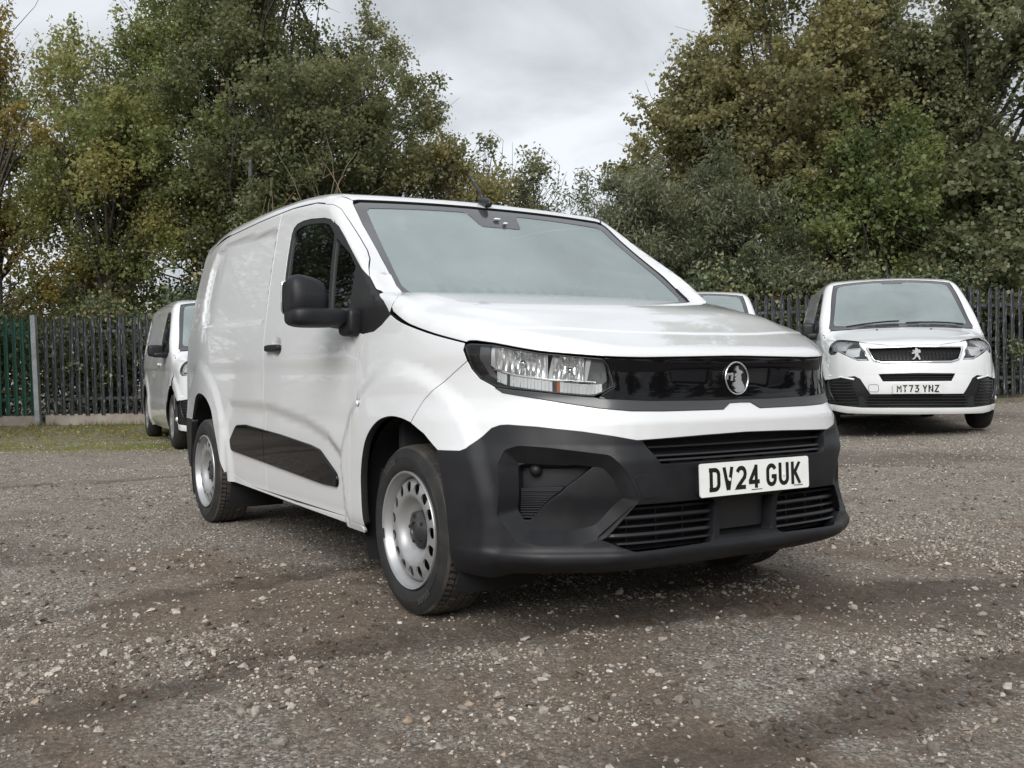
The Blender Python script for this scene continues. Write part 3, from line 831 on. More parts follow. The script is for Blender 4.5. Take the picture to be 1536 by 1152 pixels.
M["fence_black"] = fence_mat("weathered_black_steel", (.028, .030, .034), (.060, .063, .068), (.26, .27, .28))
M["fence_green"] = fence_mat("green_painted_steel", (.010, .060, .043), (.016, .080, .058), (.03, .11, .085))
m, nt, b = mat_base("galvanised", (.33, .35, .36), .5, .5); M["galv"] = noise_mix(m, nt, b, (.30, .32, .33), (.42, .44, .45), 5)
m, nt, b = mat_base("weathered_pole", (.09, .09, .092), .6); M["pole"] = m
m, nt, b = mat_base("concrete_kerb", (.30, .26, .22), .9); M["concrete"] = noise_mix(m, nt, b, (.26, .225, .19), (.38, .335, .29), 3, 8, .35, .65, bump=.3, bump_scale=60)


def pale_mesh(name, h, mat):
    """rolled steel pale: W section with a pointed, notched top"""
    sec = [(-.040, -.006), (-.035, .006), (-.021, .012), (-.009, -.006), (.009, -.006), (.021, .012), (.035, .006), (.040, -.006)]
    n = len(sec); V = []; F = []
    for z, k in ((0, 1), (h - .10, 1), (h - .03, .62), (h, .08)):
        for x, y in sec: V.append((x * k, y, z))
    for x, y in sec: V.append((x, y + .004, 0))
    for a in range(3):
        for i in range(n - 1): F.append((a * n + i, a * n + i + 1, (a + 1) * n + i + 1, (a + 1) * n + i))
    me = bpy.data.meshes.new(name); me.from_pydata(V, [], F); me.update(); me.materials.append(mat); return me


def fence(label, r0, d0, r1, d1, zb, mat, h=1.8, pitch=.15, posts=(), post_mat=None, base_h=0.0, group=None, seed=1, front=True, lean=0.0):
    x0, y0 = yard(r0, d0); x1, y1 = yard(r1, d1); Ln = math.hypot(x1 - x0, y1 - y0); rz = math.atan2(y1 - y0, x1 - x0)
    root = empty("palisade_fence", (x0, y0, 0), rz, label, "fence", group)
    rng = random.Random(seed); pm = pale_mesh("pale", h, mat); n = int(Ln / pitch)
    zf = lambda t: zb[0] + (zb[1] - zb[0]) * t
    for i in range(n):
        t = (i + .5) / n; o = link(bpy.data.objects.new("pale", pm), root)
        o.location = (t * Ln, -.05 + rng.uniform(-.004, .004), zf(t) + base_h + rng.uniform(-.015, .012)); o.rotation_euler = (rng.gauss(0, .006), lean + rng.gauss(0, .009), math.pi if front else 0)
    for fz in (.16, .84):
        mb = MB(); za, zc = zf(0) + base_h + h * fz, zf(1) + base_h + h * fz
        mb.tube([(0, 0, za), (Ln, 0, zc)], .001, 4); mb.V = []; mb.F = []
        for yy, dz in ((-.035, -.025), (-.035, .025), (-.030, .025), (-.030, -.018), (.01, -.018), (.01, -.025)):
            mb.V += [(0, yy, za + dz), (Ln, yy, zc + dz)]
        for i in range(6): a, c = 2 * i, 2 * ((i + 1) % 6); mb.F.append((a, a + 1, c + 1, c))
        mb.build("rail", mat, root)
    for p in posts:
        t = p / Ln; MB().box((p, .06, zf(t) + (h + base_h) / 2 + .01), (.06, .10, h + base_h + .08), 0, lean * 1.6).build("fence_post", post_mat or mat, root)
    if base_h:
        k = max(1, int(Ln / 2.75))
        for i in range(k):
            a = Ln * i / k + .02; c = Ln * (i + 1) / k - .02; z_ = zf((i + .5) / k); MB().box(((a + c) / 2, .0, z_ + base_h / 2 - .15), (c - a, .06, base_h + .3)).build("gravel_board", M["concrete"], root)
    return root


fence("dark green palisade fence left of the pale steel post, on a concrete base", -14.2, 18.05, -8.66, 18.0, (-.055, .02), M["fence_green"], 1.80, .15, (.1, 2.8), M["fence_green"], .19, "palisade fences", 1, True, .02)
fence("weathered black palisade fence between the pale steel post and the distant left van", -8.55, 18.0, -2.6, 18.0, (.03, .10), M["fence_black"], 1.80, .145, (2.75, 5.5), M["fence_black"], .17, "palisade fences", 2, True, .018)
fence("black palisade fence behind the vans parked on the right", -2.5, 18.25, 16.0, 18.6, (.10, .56), M["fence_black"], 2.0, .155, (.1, 2.85, 5.6, 8.35, 11.1, 13.85), M["fence_black"], 0, "palisade fences", 3, True, .006)
x, y = yard(-8.62, 17.9); pz = float(ground_h(x, y))
po = MB().box((0, 0, 1.0), (.085, .10, 2.1), 0, .0).box((.0, 0, 2.055), (.095, .11, .012)).build("steel_post", M["galv"]); po.location = (x, y, pz - .05); po.rotation_euler = (0, .0, YAW0 + math.pi / 2)
po.rotation_euler = (Matrix.Rotation(YAW0 - math.pi / 2, 3, 'Z') @ Matrix.Rotation(-.035, 3, 'Y')).to_euler()
tag(po, "pale galvanised steel post between the green and black fences", "post")
x, y = yard(-5.35, 20.3); lp = MB().tube([(0, 0, 0), (.03, 0, 5.4)], [.060, .045], 12).build("pole", M["pole"], None, True); lp.location = (x, y, 0); tag(lp, "slim grey metal pole standing among the dark trees behind the large van", "pole")

# ================================================================== trees
def leaf_mat(name, cols, trans=.58, rough=.42):
    m = bpy.data.materials.new(name); m.use_nodes = True; N, L = m.node_tree.nodes, m.node_tree.links; N.clear()
    o = N.new("ShaderNodeOutputMaterial"); a = N.new("ShaderNodeAttribute"); a.attribute_name = "tint"
    r = N.new("ShaderNodeValToRGB"); e = r.color_ramp.elements
    e[0].color = (*cols[0], 1); e[1].color = (*cols[-1], 1)
    for i, c in enumerate(cols[1:-1]): q = e.new((i + 1) / (len(cols) - 1)); q.color = (*c, 1)
    L.new(a.outputs["Fac"], r.inputs[0])
    d = N.new("ShaderNodeBsdfPrincipled"); d.inputs["Roughness"].default_value = rough; d.inputs["Specular IOR Level"].default_value = .5; L.new(r.outputs[0], d.inputs["Base Color"])
    t = N.new("ShaderNodeBsdfTranslucent"); L.new(r.outputs[0], t.inputs[0]); x = N.new("ShaderNodeMixShader"); x.inputs[0].default_value = trans
    L.new(d.outputs[0], x.inputs[1]); L.new(t.outputs[0], x.inputs[2]); L.new(x.outputs[0], o.inputs[0]); return m


LEAF = {
    "dark": leaf_mat("dark_green_leaves", [(0.085, 0.107, 0.052), (0.154, 0.176, 0.085), (0.226, 0.239, 0.118), (0.337, 0.311, 0.148)]),
    "green": leaf_mat("mid_green_leaves", [(0.120, 0.160, 0.063), (0.202, 0.241, 0.088), (0.307, 0.334, 0.129), (0.462, 0.420, 0.165)]),
    "olive": leaf_mat("olive_leaves", [(0.166, 0.172, 0.088), (0.256, 0.251, 0.118), (0.368, 0.337, 0.155), (0.480, 0.390, 0.158)]),
    "gold": leaf_mat("autumn_leaves", [(0.227, 0.202, 0.076), (0.401, 0.307, 0.095), (0.480, 0.401, 0.111), (0.480, 0.319, 0.088)]),
    "willow": leaf_mat("grey_green_leaves", [(0.126, 0.150, 0.084), (0.198, 0.222, 0.129), (0.282, 0.294, 0.185), (0.384, 0.384, 0.280)], .52, .4),
    "broad": leaf_mat("broad_grey_green_leaves", [(.125, .145, .070), (.19, .205, .105), (.265, .27, .15), (.36, .34, .19)], .52, .42),
    "ivy": leaf_mat("undergrowth_leaves", [(0.061, 0.085, 0.047), (0.113, 0.149, 0.080), (0.196, 0.205, 0.099), (0.390, 0.288, 0.120)], .22),
}
m, nt, b = mat_base("bark", (.075, .062, .050), .9); M["bark"] = noise_mix(m, nt, b, (.045, .038, .032), (.11, .095, .078), 6, 6, .35, .65, stretch=(3, 3, .6))
m, nt, b = mat_base("pale_twig", (.24, .19, .125), .85); M["twig"] = m


def build_wood(segs, mat, parent, name):
    mb = MB()
    for pts, rad, n in segs: mb.tube(pts, rad, n, False)
    return mb.build(name, mat, parent, True)


def curve_pts(a, c, sag, rng, n=5, wob=.1):
    a = np.array(a); c = np.array(c); out = []; Ld = np.linalg.norm(c - a); off = rng.normal(size=3) * wob * Ld
    for i in range(n + 1):
        t = i / n; p = a * (1 - t) + c * t + off * math.sin(math.pi * t) + np.array([0, 0, sag * math.sin(math.pi * t)]); out.append(tuple(p))
    return out


def make_tree(name, label, r, d, h, w, crown_lo, leaf, n_leaf, seed, lsize=.085, density=1.0, trunk_r=.14, stems=1, slim=1.0, lobes=34, depth=None, top=1.0, narrow=False, bare=0, cat="tree", group="trees behind the fences", tint_mid=.42, zbase=None, spread=.62):
    """trunk with limbs to many leaf clumps; the crown is an uneven cloud of single leaves on those clumps"""
    n_leaf = int(n_leaf * 1.35); lobes = int(lobes * 1.2); rng = np.random.default_rng(seed); x, y = yard(r, d); zb = float(ground_h(x, y)) if zbase is None else zbase
    root = empty(name, (x, y, zb), 0, label, cat, group)
    dp = depth or w; lo = crown_lo; cz = (lo + h) / 2; hz = (h - lo) / 2
    cents = []; k = 0
    while len(cents) < lobes and k < 4000:
        k += 1; p = rng.uniform(-1, 1, 3); q = np.linalg.norm(p)
        if q > 1 or q < .30 * rng.uniform(0, 1.6): continue
        zz = p[2]; taper = 1 - .38 * max(0, zz) ** 1.5 * top - .22 * max(0, -zz) ** 2
        c = np.array([p[0] * w / 2 * taper, p[1] * dp / 2 * taper, cz + zz * hz * .93])
        R = rng.uniform(.55, 1.15) * (.16 * w + .30) * (1.15 - .45 * q)
        cents.append((c, R))
    segs = []; stem_tops = []
    for s in range(stems):
        a = (rng.normal(0, .12 * (stems > 1)), rng.normal(0, .12 * (stems > 1)), -.1); e = (rng.normal(0, .10 * w), rng.normal(0, .10 * w), h * rng.uniform(.70, .82))
        P = curve_pts(a, e, 0, rng, 7, .03); rr = [trunk_r * (1 - .85 * i / 7) / (1 + .25 * (stems - 1)) for i in range(8)]; segs.append((P, rr, 8)); stem_tops.append(P)
    tips = []
    for P in stem_tops:                                 # leaf clumps up each stem so that none stands bare
        for j in (4, 5, 6, 7):
            for _ in range(2): cents.append((np.array(P[j]) + rng.normal(size=3) * .05 * w, rng.uniform(.75, 1.05) * (.13 * w + .25)))
    for c, R in cents:
        P = stem_tops[rng.integers(len(stem_tops))]; zt = max(.6, min(c[2] * rng.uniform(.45, .85), P[-1][2])); j = int(np.argmin([abs(q[2] - zt) for q in P])); st = P[j]
        L_ = np.linalg.norm(np.array(c) - st); q = curve_pts(st, c, .08 * L_, rng, 5, .08); r0 = min(trunk_r * .42, .012 + .011 * L_); segs.append((q, [r0 * (1 - .8 * i / 5) for i in range(6)], 5))
        for _ in range(4):
            e = c + rng.normal(size=3) * R * .75; segs.append((curve_pts(q[3], e, .05, rng, 3, .1), [.012, .009, .006, .003], 4)); tips.append((np.array(e), R))
    for _ in range(bare):
        c, R = cents[rng.integers(len(cents))]; e = c + np.array([rng.normal(0, .5), rng.normal(0, .5), rng.uniform(.6, 1.8)]); segs.append((curve_pts(c, e, .1, rng, 4, .12), [.016, .012, .009, .006, .003], 4))
        for _ in range(3): f = np.array(e) * .5 + np.array(c) * .5; g = f + rng.normal(size=3) * .4 + (0, 0, .3); segs.append((curve_pts(f, g, .05, rng, 3, .1), [.008, .006, .004, .002], 4))
    build_wood(segs, M["twig"] if name.startswith("bramble") else M["bark"], root, "trunk")
    # leaves
    P = []; tint = []; ori = []
    vol = np.array([R ** 2.2 for _, R in cents]); vol /= vol.sum()
    for (c, R), f in zip(cents, vol):
        n = int(n_leaf * f * .78); cl_t = np.clip(rng.normal(tint_mid, .17), .02, .95)
        # twigs inside the clump carry the leaves
        nt_ = max(6, n // 26); dirs = unit(rng.normal(size=(nt_, 3)) + (0, 0, .25)); ln = R * rng.uniform(.55, 1.15, nt_)
        ti = rng.integers(0, nt_, n); s = rng.uniform(.25, 1, n) ** .7
        pts = c + dirs[ti] * (ln[ti] * s)[:, None] * np.array([1, 1, .82]) + rng.normal(size=(n, 3)) * .085 * (1 + .3 * w / 6)
        P.append(pts); tint.append(np.clip(cl_t + rng.normal(0, .16, n), 0, 1))
    # sprays breaking the outline
    ns = int(lobes * 2.6); per = max(8, int(n_leaf * .22 / ns))
    for _ in range(ns):
        c, R = cents[rng.integers(len(cents))]; o = unit(np.array([[c[0], c[1], (c[2] - cz) * 1.1 + .35]]))[0] + rng.normal(size=3) * .45; o /= np.linalg.norm(o); ln = R * rng.uniform(.9, 1.7)
        s = rng.uniform(.3, 1, per); pts = c + o * (s * ln)[:, None] + rng.normal(size=(per, 3)) * .07; pts[:, 2] -= .10 * s ** 2 * ln * spread
        P.append(pts); tint.append(np.clip(rng.normal(tint_mid + .08, .18, per), 0, 1))
    P = np.concatenate(P); tint = np.concatenate(tint); k = P[:, 2] > .05; P, tint = P[k], tint[k]; n = len(P)
    leaf_cloud("crown", P, tint, LEAF[leaf], root, rng, lsize, slim)
    return root


def leaf_cloud(name, P, tint, mat, parent, rng, lsize, slim=1.0, droop=.25):
    n = len(P); ax = unit(rng.normal(size=(n, 3)) + np.array([0, 0, -droop])); up_ = unit(rng.normal(size=(n, 3)) * .75 + np.array([0, 0, .9])); sd_ = unit(np.cross(ax, up_)); nn = np.cross(sd_, ax)
    L_ = lsize * rng.uniform(.6, 1.25, n)[:, None]; W = L_ * .36 * slim
    V = np.stack([P, P + ax * L_ * .45 + sd_ * W + nn * L_ * .06, P + ax * L_ - nn * L_ * .10, P + ax * L_ * .45 - sd_ * W + nn * L_ * .06], 1).reshape(-1, 3)
    F = np.arange(4 * n).reshape(-1, 4); o = mesh_np(name, V, F, mat, False, parent)
    a = o.data.attributes.new("tint", 'FLOAT', 'POINT'); a.data.foreach_set("value", np.repeat(tint, 4).astype(np.float32)); return o


# left mass
make_tree("ash_tree", "sparse orange and yellow autumn tree at the left edge of the photo", -11.3, 21.8, 9.9, 4.4, .4, "gold", 22000, 1, .09, stems=2, lobes=34, bare=10, tint_mid=.30)
make_tree("ash_tree", "yellow green bushy tree right of the orange autumn tree", -9.0, 22.2, 9.3, 4.6, .3, "green", 42000, 2, .09, lobes=42, tint_mid=.62, bare=4)
make_tree("ash_tree", "thin tree top with loose leaves above the yellow green tree", -9.9, 25.5, 10.4, 3.2, 2.0, "olive", 9000, 3, .09, lobes=20, bare=8, tint_mid=.3)
make_tree("ash_tree", "tall mid green tree behind the black fence, left of the grey pole", -7.2, 23.4, 11.6, 5.4, .3, "green", 52000, 4, .095, top=.7, lobes=52, tint_mid=.38)
make_tree("ash_tree", "broad dark green tree rising above the large van's rear end", -4.9, 22.2, 11.8, 5.8, .4, "dark", 60000, 5, .095, top=.7, lobes=60, trunk_r=.2, tint_mid=.5)
make_tree("ash_tree", "dark green tree ending the left tree mass, against open sky", -3.2, 23.2, 9.2, 4.2, .3, "dark", 46000, 6, .092, lobes=46, tint_mid=.62, top=1.5)
make_tree("ash_tree", "shorter loose green tree beside the sky gap, above the van roof", -1.35, 22.6, 6.7, 2.8, .3, "olive", 17000, 7, .085, lobes=24, bare=3, tint_mid=.5)
make_tree("birch_tree", "slender bare sapling with few leaves against the white sky", -.62, 23.6, 7.0, .9, 2.4, "dark", 1300, 8, .10, lobes=8, trunk_r=.04, bare=1)
make_tree("birch_tree", "airy small leaved birch in the sky gap behind the van aerial", .55, 23.2, 6.8, 1.7, 1.2, "dark", 4200, 9, .085, lobes=18, trunk_r=.06, stems=2, bare=3, tint_mid=.55)
make_tree("bramble_bush", "tangle of pale brown arching stems behind the load bay roof", -3.75, 19.9, 4.7, 3.2, .4, "olive", 6000, 10, .075, lobes=26, trunk_r=.05, stems=5, bare=60, tint_mid=.75, cat="bush", group="bushes behind the fences")
# right mass
make_tree("willow_tree", "grey green narrow leaved willow bush right of the sky gap", 2.55, 22.0, 5.6, 3.6, .4, "willow", 26000, 11, .12, slim=.45, lobes=34, stems=3, trunk_r=.07, tint_mid=.42, top=.6)
make_tree("willow_tree", "second grey green willow bush above the partly hidden van", 4.5, 20.9, 5.2, 3.4, .4, "willow", 24000, 12, .12, slim=.45, lobes=34, stems=3, trunk_r=.07, tint_mid=.30, top=.6)
make_tree("maple_tree", "olive green maple whose left edge stands against the clouds", 5.2, 24.6, 9.9, 4.9, .8, "olive", 46000, 13, .11, slim=1.15, top=1.5, lobes=40, trunk_r=.18, tint_mid=.35)
make_tree("maple_tree", "large yellowing maple, tallest of the right tree mass", 7.1, 24.0, 12.0, 6.0, .6, "olive", 54000, 14, .11, slim=1.15, lobes=44, trunk_r=.2, tint_mid=.42)
make_tree("maple_tree", "bright mid green maple directly behind the right van", 7.6, 21.4, 6.6, 3.6, .6, "green", 26000, 15, .105, slim=1.1, lobes=32, tint_mid=.35)
make_tree("maple_tree", "darker grey green tree between the maple and the tall tree at the edge", 9.8, 24.4, 11.0, 5.2, .5, "broad", 38000, 16, .10, lobes=36, tint_mid=.45)
make_tree("alder_tree", "tall grey green broad leaved tree at the right edge of the photo", 11.5, 22.4, 11.4, 5.2, .4, "broad", 48000, 17, .125, slim=1.3, lobes=40, trunk_r=.16, tint_mid=.40)
make_tree("alder_tree", "rounded grey green bush below the tall tree at the right edge", 10.0, 20.6, 4.8, 3.6, .3, "broad", 20000, 18, .115, slim=1.3, lobes=28, tint_mid=.25, group="bushes behind the fences", cat="bush")
# undergrowth and ivy low behind the fences
for i, (r, d, h, w, lf, lb) in enumerate([
        (-10.9, 19.3, 2.6, 3.0, "ivy", "dark ivy covered bush behind the green fence"),
        (-8.1, 19.4, 2.4, 2.6, "ivy", "low dark undergrowth behind the pale steel post"),
        (-5.9, 19.3, 2.7, 2.8, "ivy", "low bush with yellow leaves behind the black fence"),
        (-3.4, 19.6, 3.4, 3.0, "ivy", "dark bush behind the fence beside the distant left van"),
        (4.2, 19.6, 2.9, 2.8, "ivy", "dark bush behind the fence above the partly hidden van"),
        (6.6, 19.7, 2.8, 3.0, "ivy", "dark bush behind the fence left of the right van's roof"),
        (8.9, 19.6, 2.6, 2.8, "ivy", "dark bush with yellow flecks behind the right van's roof"),
        (11.4, 19.7, 3.0, 3.0, "ivy", "dark bush behind the fence at the right edge")]):
    make_tree("bush", lb, r, d, h, w, .05, lf, 9000, 40 + i, .085, lobes=22, depth=1.3, trunk_r=.035, stems=4, tint_mid=.40, top=.4, cat="bush", group="bushes behind the fences")


def hedge(name, r0, r1, d0, dd, h, n, seed):
    rng = np.random.default_rng(seed); r = rng.uniform(r0, r1, n); top = h * (.62 + .55 * fbm(r, r * 0, .55, 3, seed)); z = top * rng.uniform(0, 1, n) ** .75
    d = d0 + dd * (rng.uniform(0, 1, n)) + .25 * rng.normal(size=n) * (fbm(r, z, 1.4, 2, seed + 2)); x, y = yard(r, d); zb = ground_h(x, y)
    t = np.clip(rng.normal(.34, .2, n) + .5 * (fbm(r, z, .9, 2, seed + 5) - .5), 0, 1)
    o = leaf_cloud(name, np.stack([x, y, zb + z], 1), t, LEAF["ivy"], None, rng, .10, 1.05); return tag(o, kind="stuff")


hedge("undergrowth", -16, -1.5, 18.5, 1.3, 2.5, 30000, 3)
hedge("undergrowth", -1.8, 17, 19.1, 1.3, 2.7, 38000, 4)


def dup(src, r, d, rz, s, label, group=None):
    c = copy_tree(src); x, y = yard(r, d); c.location = (x, y, float(ground_h(x, y))); c.rotation_euler = (0, 0, rz); c.scale = (s, s, s)
    c["label"] = label
    if group: c["group"] = group
    return c


# the belt of trees further back, and the same belt carrying on beyond both sides and behind the lens
TREES = [o for o in bpy.data.objects if o.parent is None and o.name.startswith(("ash_tree", "maple_tree", "alder_tree"))]
big = [t for t in TREES if any(c.name.startswith("crown") and len(c.data.polygons) > 24000 for c in t.children)]
rr = random.Random(3)
for i, (r, d, lb) in enumerate([(-12.5, 28.5, "dim tree deep in the left belt, behind the orange tree"), (12.6, 29.5, "dim tree deep in the right belt, behind the grey leaved tree"), (15.6, 24.5, "tree of the right belt just outside the photo's right edge"), (-15.6, 23.0, "tree of the left belt just outside the photo's left edge")]):
    dup(big[(i * 3 + 1) % len(big)], r, d, rr.uniform(0, 6.28), rr.uniform(.85, .98), lb, "trees behind the fences")
BEHIND = [(-22, 22), (-11, -36), (-3, -34), (6, -33), (15, -31), (24, -25), (31, -15), (34, -4), (32, 8), (24, 19)]
BEHIND += [(22, -9), (23, -5), (22, -1), (23, 3), (22, 7), (23.5, 12), (18, -16)]
for i, (r, d) in enumerate(BEHIND):
    dup(big[(i * 5 + 2) % len(big)], r, d, rr.uniform(0, 6.28), rr.uniform(.75, 1.0), "tree on the yard's far edge, seen only reflected in the van's glass", "trees round the rest of the yard")

for i, (r, d, h_) in enumerate([(-10.4, 12.3, 8.0), (-12.2, 14.6, 9.5), (-12.4, 11.0, 9.0)]):
    make_tree("birch_tree", ("half bare tree out of frame on the left, reflected low in the door window", "taller half bare tree out of frame, reflected high in the door window", "wide half bare tree out of frame, reflected in the rear of the door window")[i], r, d, h_, 5.0, .5, "ivy", 9500, 70 + i, .075, lobes=46, bare=50, trunk_r=.16, stems=2, tint_mid=.3, group="trees round the rest of the yard")

# dead leaves and tufts along the foot of the fences
def ground_bits():
    rng = np.random.default_rng(12)
    n = 2200; r = np.concatenate([rng.uniform(-12, -2.5, n), rng.uniform(2.5, 12, n // 6)]); d = np.where(r < 0, 17.7, 18.4) - np.abs(rng.normal(0, 1.5, len(r))); x, y = yard(r, d)
    P = np.stack([x, y, ground_h(x, y) + .012], 1); o = leaf_cloud("fallen_leaves", P, np.clip(rng.normal(.40, .25, len(r)), 0, 1), LEAF["gold"], None, rng, .055, 1.1, 0); tag(o, kind="stuff")
    n = 5200; r = np.concatenate([rng.uniform(-12, -2.2, n), rng.uniform(2.4, 12, n // 2)]); dn = rng.uniform(0, 1, len(r)) ** 2.2
    keep = fbm(r, dn * 2, 1.1, 3, 4) > .44; r, dn = r[keep], dn[keep]; d = np.where(r < 0, 17.85, 18.5) - dn * 2.0; x, y = yard(r, d); k = len(r); h = rng.uniform(.03, .13, k) * (1 - .6 * dn); a = rng.uniform(0, 6.28, k); ca, sa = np.cos(a) * .006, np.sin(a) * .006; lx, ly = rng.normal(0, .4, k) * h, rng.normal(0, .4, k) * h; z = ground_h(x, y)
    V = np.stack([np.stack([x - ca, y - sa, z - .01], 1), np.stack([x + ca, y + sa, z - .01], 1), np.stack([x + lx, y + ly, z + h], 1)], 1).reshape(-1, 3)
    m_, nt_, b_ = mat_base("grass_blades", (.10, .125, .03), .6); o = mesh_np("grass", V, np.arange(3 * k).reshape(-1, 3), m_); tag(o, kind="stuff")


ground_bits()

# ================================================================== main van
CREASE = Cur([(0, .628), (.245, .612), (.53, .545), (.74, .455), (.85, .40), (.95, .34)])
RIDGE = Cur([(-.4, .80), (-.1, .80), (.2, .775), (.44, .66), (.62, .56), (.8, .5)])


class MainForm(Form):
    SZ = Cur([(.1, .82), (.2, .85), (.27, .882), (.33, .902), (.45, .911), (.6, .918), (.75, .921), (.95, .920), (1.08, .913), (1.2, .898), (1.4, .862), (1.6, .815), (1.75, .775), (1.9, .73)])
    ZT = Cur([(1.1, .70), (.95, .86), (.86, .945), (.8, .975), (.72, 1.003), (.6, 1.042), (.5, 1.075), (.32, 1.135), (.15, 1.172), (0, 1.197), (-.2, 1.222), (-.29, 1.232), (-.34, 1.265), (-.5, 1.405), (-.7, 1.575), (-.84, 1.688), (-.90, 1.726), (-.97, 1.748), (-1.1, 1.77), (-1.5, 1.803), (-2, 1.815), (-2.6, 1.805), (-3.1, 1.782), (-3.5, 1.75)])
    XF = Cur([(.15, .62), (.232, .752), (.262, .836), (.284, .871), (.300, .875), (.325, .858), (.36, .857), (.42, .860), (.5, .876), (.6, .882), (.66, .862), (.72, .862), (.775, .838), (.82, .825), (.9, .82), (.96, .828), (1.05, .80), (1.3, .7)])
    BF = Cur([(0, 0), (.1, .0015), (.2, .006), (.35, .02), (.45, .04), (.52, .07), (.58, .12), (.64, .175), (.70, .235), (.76, .31), (.81, .40), (.85, .50), (.88, .62), (.905, .8), (.92, 1.1), (.95, 1.9)])
    BS = Cur([(.2, .62), (.33, .65), (.62, .78), (.72, .9), (.82, 1.0), (1.2, 1.0)])
    FOG = np.array([(.820, .600), (.800, .640), (.768, .656), (.700, .650), (.548, .626), (.503, .570), (.462, .480), (.560, .360), (.640, .338), (.735, .336), (.788, .350), (.826, .430)])
    POCKET = np.array([(.797, .590), (.775, .617), (.690, .612), (.585, .598), (.640, .545), (.668, .520), (.766, .408), (.800, .414)])
    STRIPZ = np.array([(-2.30, .30), (-2.26, .60), (-2.13, .735), (-1.49, .73), (-.97, .678), (-.70, .625), (-.565, .56), (-.52, .47), (-.50, .30)])
    RECESS = np.array([(-2.76, 1.640), (-2.56, 1.668), (-2.1, 1.664), (-1.645, 1.640), (-1.60, 1.45), (-1.56, 1.20), (-1.60, 1.172), (-2.72, 1.186), (-2.82, 1.225), (-2.865, 1.36), (-2.86, 1.55)])

    def base(s, P):
        x = P[..., 0]; y = np.abs(P[..., 1]); z = P[..., 2]
        rear = sstep(-2.5, -3.6, x)
        gs = y - (s.SZ(z) - .085 * rear)
        gs = gs / np.sqrt(1 + np.clip(s.SZ.d(z), -.6, .6) ** 2)
        w = sstep(-.80, -.30, x) * sstep(.35, -.05, x)
        bow = .015 * (y / .75) ** 2 * (1 - w) - .055 * np.minimum(y / .78, 1.1) ** 3 * w
        xs = x + bow; cr = .016 * (y / .75) ** 2 + .030 * np.minimum(y / .8, 1.2) ** 6 * sstep(-.12, .12, x)
        gt = (z - s.ZT(xs) + cr) / np.sqrt(1 + s.ZT.d(xs) ** 2)
        bb = s.BF(y) * s.BS(z); bd = np.clip(s.BF.d(y) * s.BS(z), 0, 6)
        gf = (x - s.XF(z) + bb) / np.sqrt(1 + bd ** 2 + np.clip(s.XF.d(z), -.8, .8) ** 2)
        gr = -(x + 3.47 - .10 * sstep(.9, 1.8, z)) + .10 * (y / .9) ** 4
        kt = .05 + .03 * sstep(.0, .25, x) - .028 * sstep(.0, -.3, x) + .06 * sstep(-.62, -1.0, x)
        f = smax(gs, gt, kt); f = smax(f, gf, .05); return smax(f, gr, .10)

    def feat(s, P):
        """inward depth of pressed and moulded shapes"""
        x = P[..., 0]; y = np.abs(P[..., 1]); z = P[..., 2]; d = np.zeros(x.shape)
        side = sstep(.70, .80, y)
        # wheel-arch bulges
        r = np.hypot(x, (z - .36)); d -= .019 * sstep(.585, .52, r) * sstep(.62, .75, y) * sstep(-.2, .2, z)
        r2 = np.hypot(x + 2.785, (z - .36)); d -= .013 * sstep(.64, .55, r2) * side
        # lower door sculpture and load-bay pressing
        k = (x < -.2) & (x > -3.2) & (y > .6)
        if k.any():
            q = sdpoly(x[k], z[k], s.STRIPZ); d[k] += .017 * sstep(.038, -.028, q)
            q = sdpoly(x[k], z[k], s.RECESS); d[k] += .020 * sstep(.014, -.016, q)
            # cup behind the door handle
            q = np.hypot((x[k] + 1.335) / 1.35, z[k] - 1.03); d[k] += .016 * sstep(.052, .02, q)
            # door shoulder
            d[k] += .006 * sstep(.98, .90, z[k]) * sstep(-.3, -.5, x[k]) * sstep(.60, .72, z[k])
        # bonnet: raised centre and the break line above the lamps
        k = (z > .93) & (x > -.35)
        if k.any():
            xc = CREASE(y[k])
            ed = RIDGE(x[k])
            d[k] -= .009 * sstep(ed + .02, ed - .07, y[k]) * sstep(.62, .25, x[k])
            d[k] += .0050 * sstep(xc - .007, xc + .007, x[k]) - .010 * sstep(xc - .02, xc + .12, x[k]) * sstep(xc + .26, xc + .14, x[k]) * 0
        # front bumper: white lower break, fog recess, pocket
        k = (x > .25) & (z < .80)
        if k.any():
            yy, zz = y[k], z[k]
        return d


VF = MainForm()
van = empty("panel_van", (0, 0, 0), 0, "large white panel van in the foreground, black bumper and silver steel wheels, parked on gravel", "van", "white vans parked in the yard")


def mir(pts):
    """right-half outline (first point on the right ... last on the centre line) closed over the left half"""
    P = np.asarray(pts, float); Q = P[::-1].copy(); Q[:, 1] *= -1
    return np.concatenate([P, Q[np.abs(Q[:, 1]) > 1e-6]])


def smooth_open_pre(P, n=4):
    P = np.asarray(P, float); Q = np.concatenate([[2 * P[0] - P[1]], P, [2 * P[-1] - P[-2]]]); out = []
    for i in range(1, len(Q) - 2):
        for k in range(n):
            t = k / n; p0, p1, p2, p3 = Q[i - 1:i + 3]; out.append(.5 * (2 * p1 + (p2 - p0) * t + (2 * p0 - 5 * p1 + 4 * p2 - p3) * t * t + (3 * p1 - p0 - 3 * p2 + p3) * t ** 3))
    return [tuple(q) for q in out] + [tuple(P[-1])]


